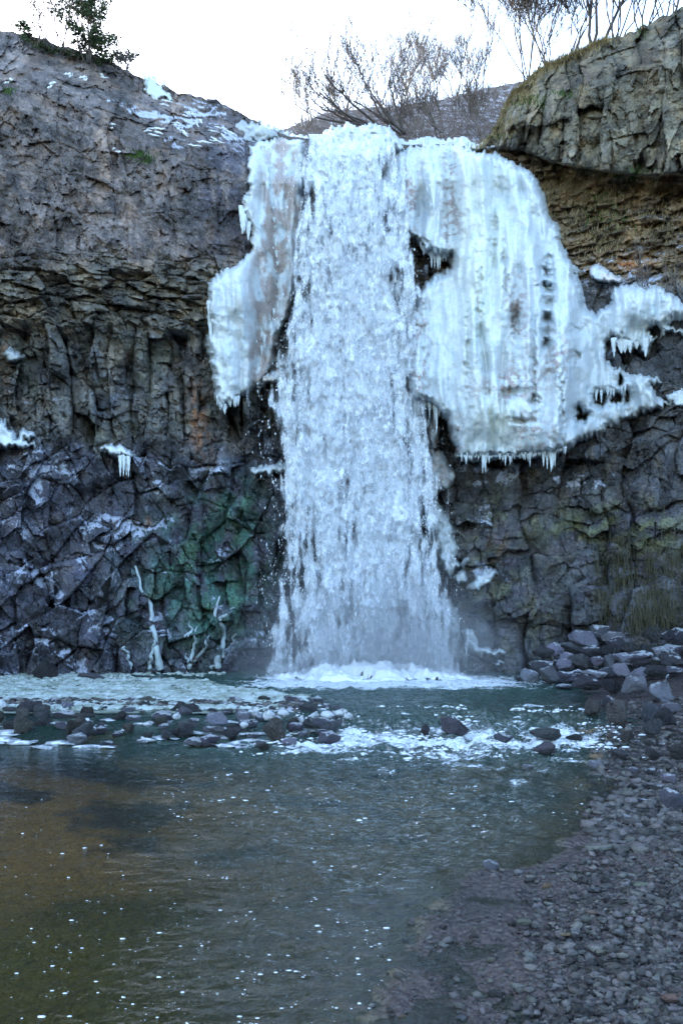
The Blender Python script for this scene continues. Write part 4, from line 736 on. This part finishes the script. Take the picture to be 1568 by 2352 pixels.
# right bank stones
for row, (y0, x0, n_) in enumerate(((1690, 1400, 7), (1715, 1395, 8), (1745, 1400, 8), (1775, 1425, 7), (1815, 1440, 6), (1850, 1430, 6), (1890, 1420, 6))):
    for i in range(n_):
        px_0 = x0 + (1590 - x0) / n_ * (i + random.random()); w_ = random.uniform(14, 34); zb = float(gh(*onplane(px_0, y0, .1))[0])
        stone(px_0, y0 + random.uniform(-8, 8), w_, w_ * random.uniform(.35, .65), random.choice('dvbdf'), zb, row=('on the gravel bank', ('backmost', 'second', 'third', 'fourth', 'fifth', 'sixth', 'front')[row]))
# larger pebbles of the near bank, one by one
PP = []
for s_, cc in enumerate(((.30, .22, .13), (.19, .20, .16), (.24, .15, .12), (.12, .14, .15))):
    m_ = stone_material('bank_pebble_%s' % ('tan', 'olive', 'pink', 'slate')[s_], cc, 0, .5, .1, False, .25); PP.append(protos(m_, (60 + s_,), ang=.2, flat=.6, n=30)[0])
pebs = [(1255, 2042, 32, 20, 0, 'round tan pebble on wet sand near the water'), (1204, 2125, 40, 20, 1, 'flat pale green cobble on the dark sand'), (1127, 2210, 22, 15, 1, None), (1265, 2208, 18, 9, 2, 'small pink pebble on rippled sand'), (1358, 2235, 26, 17, 3, None), (1298, 2150, 32, 9, 0, None), (1365, 2050, 44, 18, 3, 'long grey green cobble near the bank middle'), (1478, 2040, 50, 18, 1, None), (1360, 2100, 32, 10, 2, None), (1396, 2078, 18, 10, 0, None), (1545, 2305, 56, 28, 2, 'large brownish pink cobble near the lower right corner'), (1262, 2092, 14, 8, 2, None), (1188, 2190, 8, 8, 0, None), (1350, 1985, 26, 15, 3, None), (1430, 2070, 34, 14, 3, None), (1060, 2348, 36, 22, 3, 'grey cobble cut by the lower picture edge'), (920, 2348, 34, 22, 0, 'tan cobble at the water edge by the lower picture edge'), (1355, 2262, 28, 18, 3, None), (1490, 2330, 30, 18, 1, None), (1380, 2192, 26, 14, 1, None), (1430, 2330, 26, 16, 3, None), (1170, 2236, 30, 9, 3, None)]
pebn = 0
for px_0, py_0, w_, h_, k_, lab in pebs:
    X_, D_ = onplane(px_0, py_0, .03); z = float(gh(X_, D_)[0]); X_, D_ = onplane(px_0, py_0, z); o = bpy.data.objects.new('pebble', PP[k_]); COL.objects.link(o); a_ = w_ / F * D_ / 2; b_ = h_ / F * D_ / 2
    o.scale = (a_, a_ * .8, b_ * 1.1); o.location = (X_, D_ + a_ * .3, z + b_ * .6); o.rotation_euler = (0, 0, random.uniform(-.4, .4)); pebn += 1
    cn = ('tan', 'pale olive', 'pinkish', 'slate grey')[k_]
    tag(o, lab or f'{cn} pebble on the near bank, {ordn(1 + sum(q[1] > py_0 for q in pebs))} nearest of the larger pebbles', 'pebble', 'larger pebbles on the near bank')
# labels
KN = {'d': 'dark wet', 'f': 'frost topped', 'b': 'barnacle speckled', 'v': 'violet grey', 'r': 'smooth dark'}
rows = {}
for q in STONES: rows.setdefault(q[6] or 'loose', []).append(q)
for key, L in rows.items():
    L.sort(key=lambda q: q[1])
    for i, (o, px_0, py_0, w_, h_, kd, row, lab) in enumerate(L):
        if lab: l_ = lab
        elif row:
            l_ = f'{KN[kd]} rock, {ordn(i + 1)} from the left in the {row[1]} row {row[0]}' if 'rubble' not in row[0] else f'{KN[kd]} boulder, {ordn(i + 1)} from the left in the {row[1]} rubble row against the right wall'
        else:
            M = [q for q in L if not q[7] and q[5] == kd]; j = M.index((o, px_0, py_0, w_, h_, kd, row, lab))
            l_ = f'{KN[kd]} larger stone, {ordn(j + 1)} from the left among such stones along the water'
        tag(o, l_, 'boulder' if w_ > 55 else 'rock', 'stones of the bar and banks')
# white ice-capped lumps on the bar
lumps = [(0, 1632, 36, 30), (195, 1538, 38, 24), (583, 1645, 32, 24), (618, 1652, 34, 28), (650, 1648, 32, 22), (722, 1650, 26, 18), (750, 1652, 44, 22), (782, 1646, 36, 22), (800, 1650, 26, 18), (340, 1668, 26, 14), (405, 1652, 26, 18), (225, 1530, 16, 10), (118, 1528, 12, 8), (692, 1660, 20, 20), (560, 1672, 24, 16), (812, 1544, 12, 8)]
sm = protos(SNOW, (80, 81, 82), ang=.1, flat=.8, n=30)
for i, (px_0, py_0, w_, h_) in enumerate(sorted(lumps)):
    X_, D_ = onplane(px_0, py_0, .2); a_ = w_ / F * D_ / 2; b_ = h_ / F * D_ / 2; o = bpy.data.objects.new('snow_lump', sm[i % 3]); COL.objects.link(o); o.scale = (a_, a_ * .9, b_ * 1.3); o.location = (X_, D_ + a_ * .2, .2 + b_ * .75); o.rotation_euler = (0, 0, random.uniform(0, 6))
    tag(o, f'rounded white snow lump, {ordn(i + 1)} from the left among the lumps at the pool edge', 'snow', 'snow lumps along the pool')

# gravel
pv, pf = ico(1)
def gravel(N, xr, yr, rfun, densf, zoff=0.):
    x = rng.uniform(*xr, N); y = rng.uniform(*yr, N); X_, D_ = onplane(x, y, .04); s = X_ - np.interp(D_, SY, SX); k = (rng.random(N) < densf(x, y, s)); X_ = X_[k]; D_ = D_[k]; n = len(X_)
    z = gh(X_, D_); r_ = rfun(n, D_); q = rng.random(n); sc = np.stack([r_ * rng.uniform(.9, 1.8, n), r_ * rng.uniform(.6, 1.1, n), r_ * rng.uniform(.3, .65, n)], 1)
    V_, F_ = scatter_mesh(pv, pf, np.stack([X_, D_, z + sc[:, 2] * .35], 1), sc, rotz(rng.uniform(0, 6.28, n), rng.uniform(-.3, .3, n)))
    V_ += (np.repeat(r_, len(pv)) * .17)[:, None] * rng.standard_normal(V_.shape); return V_, F_
def dn(x, y, s): return np.clip(ss(-.7, .15, s) * (.05 + 1.1 * ss(1180, 1500, x + .22 * (y - 2000) * 1.) ) * (.45 + .55 * ss(-.2, .3, fbm(x / 60., y / 40., 3, 250))), 0, 1)
G1 = gravel(42000, (850, 2250), (1960, 2420), lambda n, D: (.005 + .026 * rng.random(n) ** 3.6) * (D / 4) ** .25, dn)
G2 = gravel(13000, (1350, 2100), (1640, 1960), lambda n, D: .02 + .045 * rng.random(n) ** 2.5, dn)
G3 = gravel(14000, (870, 2250), (1990, 2400), lambda n, D: .003 + .005 * rng.random(n), lambda x, y, s: ss(-.12, .1, s) * .45)
def gr(lo, hi, n): return rng.uniform(lo, hi, n)
N = 3000; X_ = gr(-6.5, 1.0, N); Y_ = gr(10.4, 13.6, N); _, _, B_ = ground_h(X_, Y_); k = B_ > .12; X_ = X_[k]; Y_ = Y_[k]; n = len(X_); r_ = .02 + .05 * rng.random(n) ** 2
G4 = scatter_mesh(pv, pf, np.stack([X_, Y_, gh(X_, Y_) + r_ * .2], 1), np.stack([r_ * 1.3, r_, r_ * .5], 1), rotz(gr(0, 6, n))); G4 = (G4[0] + .005 * rng.standard_normal(G4[0].shape), G4[1])
Vs = []; Fs = []; o_ = 0
for a in (G1, G2, G3, G4): Vs.append(a[0]); Fs.append(a[1] + o_); o_ += len(a[0])
tag(mesh_obj('gravel', np.concatenate(Vs), np.concatenate(Fs), PEB), kind='stuff')
# broken ice plates lying on and in front of the bar
N = 420; X_ = gr(-5.6, 1.0, N); Y_ = gr(9.9, 12.3, N); r_ = .05 + .13 * rng.random(N) ** 2; k = rng.random(N) < ss(-.3, .3, fbm(X_, Y_ * 2, 3, 260)) ; X_ = X_[k]; Y_ = Y_[k]; r_ = r_[k]; n = len(X_)
zz = np.maximum(gh(X_, Y_), level(X_, Y_) * .8) + .015; V_, F_ = scatter_mesh(pv, pf, np.stack([X_, Y_, zz], 1), np.stack([r_ * gr(1, 2, n), r_ * .8, r_ * .14], 1), rotz(gr(-.5, .5, n))); V_ += .008 * rng.standard_normal(V_.shape)
t = NT('ice_plate'); n_ = t.noise(t.coord(), 9, 5, .6); PLATE = t.done(t.bsdf(t.mix((.20, .23, .26), (.62, .67, .73), t.ramp(n_, .4, .62)), .3)); tag(mesh_obj('ice_plates', V_, F_, PLATE), kind='stuff')

# ------------------------------------------------------------------ plants
def bare_tree(name, base, H, spread, n_main, seed, lab, cat, mat=BARK, lean=(0, 0), group=None, r0=.05, levels=4, twig=1.):
    r_ = random.Random(seed); e_ = empty(name, base); tag(e_, lab, cat, group); main = []; tw = []
    def grow(p, d, L, r, lv, out):
        n = 6; pts_ = [p.copy()]; rr = [r]
        for i in range(n):
            d = (d + Vector((r_.gauss(0, .16), r_.gauss(0, .12), r_.gauss(.06, .10)))).normalized(); p = p + d * L / n; pts_.append(p.copy()); rr.append(max(.005, r * (1 - .6 * (i + 1) / n)))
        (main if lv == 0 else tw).append((np.array([q[:] for q in pts_]), np.array(rr)))
        if lv < levels - 1:
            for j in range(int((r_.randint(4, 6) if lv < 2 else r_.randint(2, 4)) * twig)):
                i = r_.randint(2, n); q = pts_[i]; dd = (d + Vector((r_.gauss(0, .42), r_.gauss(0, .35), r_.gauss(.3, .25)))).normalized(); grow(q, dd, L * r_.uniform(.45, .72), max(.006, rr[i] * .55), lv + 1, out)
    for i in range(n_main):
        a = r_.uniform(-1, 1); grow(Vector((r_.uniform(-.12, .12), r_.uniform(-.1, .1), -.1)), Vector((a * spread + lean[0], r_.uniform(-.25, .25), 1 + lean[1])).normalized(), H * r_.uniform(.6, .85), r0 * r_.uniform(.7, 1.1), 0, None)
    V_, F_ = tube_mesh(main, 6); mesh_obj('trunk', V_, F_, mat, e_); V_, F_ = tube_mesh(tw, 4); mesh_obj('branches', V_, F_, mat, e_); return e_
G_ = 'bare shrubs on the cliff tops'
bare_tree('bare_shrub', pt(925, 262, 27.), 2.1, .42, 5, 1, 'leafless shrub with long upright stems, left of the pair above the falls', 'shrub', group=G_, r0=.028, twig=1.3)
bare_tree('bare_shrub', pt(985, 250, 28.), 1.9, .45, 5, 2, 'twiggy leafless shrub just right of the tall upright one above the falls', 'shrub', group=G_, r0=.028, twig=1.3)
bare_tree('bare_shrub', pt(1045, 235, 29.), 2.1, .38, 5, 3, 'tall leafless shrub on the hillside skyline nearest the right crag', 'shrub', group=G_, r0=.028, twig=1.3)
bare_tree('bare_shrub', pt(1100, 232, 29.), 2.4, .5, 4, 4, 'small thin leafless shrub in the gap beside the right crag', 'shrub', group=G_, r0=.03)
bare_tree('bare_shrub', pt(870, 290, 23.5), 2.6, .3, 5, 5, 'sprawling leafless branches leaning far left over the falls crest', 'shrub', BARKD, (-1.7, -.45), G_, .05)
bare_tree('bare_shrub', pt(925, 300, 23.3), 2.3, .7, 5, 6, 'dense dark bare thicket arching over the ice crest', 'shrub', BARKD, (-.6, -.4), G_, .04)
bare_tree('bare_shrub', pt(700, 285, 24.), 1.6, .6, 4, 7, 'low pale twiggy bush left above the falls crest', 'shrub', BARK, (0, 0), G_, .02)
bare_tree('bare_shrub', pt(790, 275, 25.), 1.5, .9, 4, 8, 'low brown bush behind the ice crest', 'shrub', BARK, (-.2, 0), G_, .025)
bare_tree('bare_shrub', pt(1010, 300, 24.), 1.6, 1., 5, 9, 'tangled brown brush low on the snowy hillside', 'shrub', BARK, (-.4, 0), G_, .02)
bare_tree('bare_shrub', pt(1100, 300, 23.6), 1.5, 1., 5, 10, 'thin brown brush at the foot of the right crag slope', 'shrub', BARK, (-.3, 0), G_, .018)
bare_tree('bare_shrub', pt(960, 310, 23.4), 1.3, 1.2, 5, 31, 'low twigs rising just behind the ice edge right of the crest', 'shrub', BARK, (-.3, 0), G_, .018)
for i, (x_, y_, H_, d_, lab) in enumerate(((1215, 178, 3.6, 22., 'bare tree leaning left at the foot of the crag skyline'), (1262, 152, 4.2, 21.5, 'bare tree standing second along the crag skyline from the gap'), (1310, 132, 4.2, 21.5, 'bare multi stemmed tree over the middle of the crag'), (1368, 106, 4.6, 21., 'stout bare tree with dark forked trunk on the crag'), (1418, 84, 3.6, 20.6, 'bare tree between stout forked trunk and the picture corner'), (1475, 66, 3.2, 20.4, 'slender bare tree close to the upper right corner'), (1530, 40, 2.8, 20.2, 'bare tree cut by the upper right corner'))):
    bare_tree('bare_tree', pt(x_, y_ + 6, d_), H_, .6, 6 if i != 3 else 3, 20 + i, lab, 'tree', BARKD, (-.25 if i < 2 else 0, 0), 'bare trees on the right crag', .022 if i != 3 else .05, twig=1.7)
for i, (x_, y_, H_, lab) in enumerate(((150, 108, 1.6, 'bare twiggy bush between the small and the tall conifer'), (105, 95, 1.2, 'bare thin twigs right of the small conifer'), (292, 160, .9, 'fine bare twigs on the left skyline right of the conifer'), (200, 122, 1.4, 'bare bush at the foot of the tall conifer'))):
    bare_tree('bare_shrub', pt(x_, y_ + 8, 20.8), H_, .6, 5, 50 + i, lab, 'shrub', BARKD, group=G_, r0=.018, levels=3)
bare_tree('bare_shrub', pt(1500, 690, 18.9), 1.1, 1.3, 4, 60, 'bare twigs drooping over the ice bulge at the right edge', 'shrub', BARK, (.1, -.3), G_, .014, levels=3)
def conifer(base, H, Wd, seed, lab):
    r_ = random.Random(seed); e_ = empty('conifer_tree', base); tag(e_, lab, 'tree'); n = 14; tt = np.linspace(0, 1, n)
    V_, F_ = tube_mesh([(np.stack([.10 * H * tt * tt * -.4, 0 * tt, H * tt - .2], 1), .035 * H / 2 * (1 - tt * .9))], 6); mesh_obj('trunk', V_, F_, BARKD, e_)
    br = []; pos = []; dr = []
    nb = int(75 * H / 3)
    for i in range(nb):
        z = r_.uniform(.12, .98); L = Wd * (1.05 - z) ** .7 * r_.uniform(.6, 1.4) * (.55 + .6 * (r_.random() > .3)); a = r_.uniform(0, 6.28); d = Vector((math.cos(a), math.sin(a), r_.uniform(.0, .35))); p = Vector((-.04 * H * z * z, 0, H * z - .2)); q = []
        for k_ in range(7):
            q.append(p + d * L * k_ / 6 + Vector((0, 0, -.10 * L * math.sin(k_ / 6 * 3.1))))
        br.append((np.array([v_[:] for v_ in q]), np.linspace(.014, .004, 7)))
        for k_ in range(int(150 * L)):
            f_ = r_.uniform(.25, 1.03); c_ = p + d * L * f_; pos.append((c_.x + r_.gauss(0, .07), c_.y + r_.gauss(0, .07), c_.z - .10 * L * math.sin(f_ * 3.1) + r_.gauss(0, .035)))
    V_, F_ = tube_mesh(br, 4); mesh_obj('branches', V_, F_, BARKD, e_)
    pos = np.array(pos); m = len(pos); lv_ = np.array([(-.5, 0, 0), (0, .5, .2), (.5, 0, 0), (0, -.5, .2)]); lf = np.array([(0, 1, 2, 3)])
    s_ = rng.uniform(.045, .09, m); A = rotz(rng.uniform(0, 6.28, m), rng.uniform(-1.2, 1.2, m)); V_, F_ = scatter_mesh(lv_, lf, pos, np.stack([s_ * 1.6, s_ * .5, s_], 1), A); mesh_obj('foliage', V_, F_, NEEDLE, e_, False)
conifer(pt(205, 128, 20.9), 1.75, 1.25, 1, 'larger scruffy conifer leaning over the left cliff edge'); conifer(pt(56, 80, 20.9), .6, .3, 2, 'small dark conifer near the left picture corner')
# tufts
def tufts(spots, mat, name, L0, L1, dens, fall=.3, w_=.006, kind='stuff'):
    P_ = []; 
    for x_, y_, sx, sy, n_ in spots:
        for i in range(int(n_ * dens)):
            px_0 = random.gauss(x_, sx); py_0 = random.gauss(y_, sy); py_0 = max(py_0, float(skyline(px_0)) + 1); P_.append((px_0, py_0))
    A = np.array(P_); d = rock_depth(A[:, 0], A[:, 1]); B = ray(A[:, 0], A[:, 1], d + .02); n = len(A)
    L = rng.uniform(L0, L1, n); dx = rng.normal(0, .35, n); dy = -rng.uniform(.1, .8, n); ex = np.stack([dx, dy, 1 - fall * rng.random(n) * 2], 1); ex /= np.linalg.norm(ex, axis=1)[:, None]
    M1 = B + ex * L[:, None] * .5; M2 = B + ex * L[:, None] + np.array([0, 0, -1.]) * (L * fall * .7)[:, None]; sd_ = np.stack([np.ones(n), np.zeros(n), np.zeros(n)], 1) * w_
    V_ = np.stack([B - sd_, B + sd_, M1 + sd_ * .8, M1 - sd_ * .8, M2 + sd_ * .3, M2 - sd_ * .3], 1).reshape(-1, 3); k_ = np.arange(n)[:, None] * 6
    F_ = np.concatenate([k_ + np.array([[0, 1, 2, 3]]), k_ + np.array([[3, 2, 4, 5]])]); return tag(mesh_obj(name, V_, F_, mat, smooth=False), kind=kind)
edge_sp = [(x_, float(skyline(x_)) + 3, 12, 4, 130) for x_ in range(1180, 1400, 14)] + [(1185, 225, 22, 12, 500), (1150, 240, 14, 12, 200), (1340, 215, 10, 10, 60), (1345, 440, 60, 26, 1100), (1290, 430, 40, 26, 600), (1390, 570, 24, 22, 400), (1480, 520, 70, 26, 600), (1330, 520, 40, 40, 500), (1130, 310, 22, 14, 350), (1170, 290, 18, 12, 200), (1560, 640, 20, 20, 120), (1250, 425, 12, 20, 120), (1560, 440, 40, 20, 200)]
tufts(edge_sp, GRASS, 'dry_grass', .08, .28, 1.0, .45, .006)
tufts([(1450, 405, 30, 8, 420), (1212, 236, 22, 8, 200), (1380, 455, 14, 12, 150), (1290, 222, 14, 5, 80), (1140, 320, 8, 8, 60), (1470, 70, 6, 10, 60), (316, 362, 16, 7, 260), (338, 372, 9, 5, 90), (20, 212, 8, 4, 60), (1390, 500, 40, 20, 200), (742, 300, 10, 5, 120)], FERN, 'green_tufts', .05, .16, 1., .35, .009)
tufts([(1500, 1340, 22, 60, 500), (1530, 1400, 20, 30, 300), (1425, 1320, 14, 50, 350), (1560, 1290, 20, 40, 300), (1395, 1430, 12, 40, 200), (1465, 1420, 18, 40, 300), (1380, 1330, 10, 40, 150)], WEED, 'hanging_seaweed', .06, .22, 1.2, 1.5, .007)
tufts([(1428, 1640, 22, 12, 10)], WEED, 'hillside_weed', .05, .1, .1, 1., .006)
# hillside brush
n = 5200; x = rng.uniform(680, 1200, n); hsx = np.interp(x, hx, hs); y = hsx + (345 - hsx) * rng.random(n); vv_ = (y - hsx) / (365 - hsx); d = 23.0 + 9.5 * (1 - vv_) ** 1.1 - .05
B = ray(x, y, d); L = rng.uniform(.25, .8, n); ex = np.stack([rng.normal(-.3, .6, n), rng.normal(0, .4, n), np.abs(rng.normal(.5, .4, n))], 1); ex /= np.linalg.norm(ex, axis=1)[:, None]; M = B + ex * L[:, None]
sd_ = np.cross(ex, np.array([0, 1., 0])) * .007; V_ = np.stack([B - sd_, B + sd_, M + sd_ * .4, M - sd_ * .4], 1).reshape(-1, 3); F_ = np.arange(n)[:, None] * 4 + np.array([[0, 1, 2, 3]])
t = NT('brush'); BR = t.done(t.bsdf(t.mix((.07, .05, .045), (.22, .17, .15), t.n('ShaderNodeNewGeometry').outputs['Random Per Island']), .8)); tag(mesh_obj('brush', V_, F_, BR, smooth=False), kind='stuff')
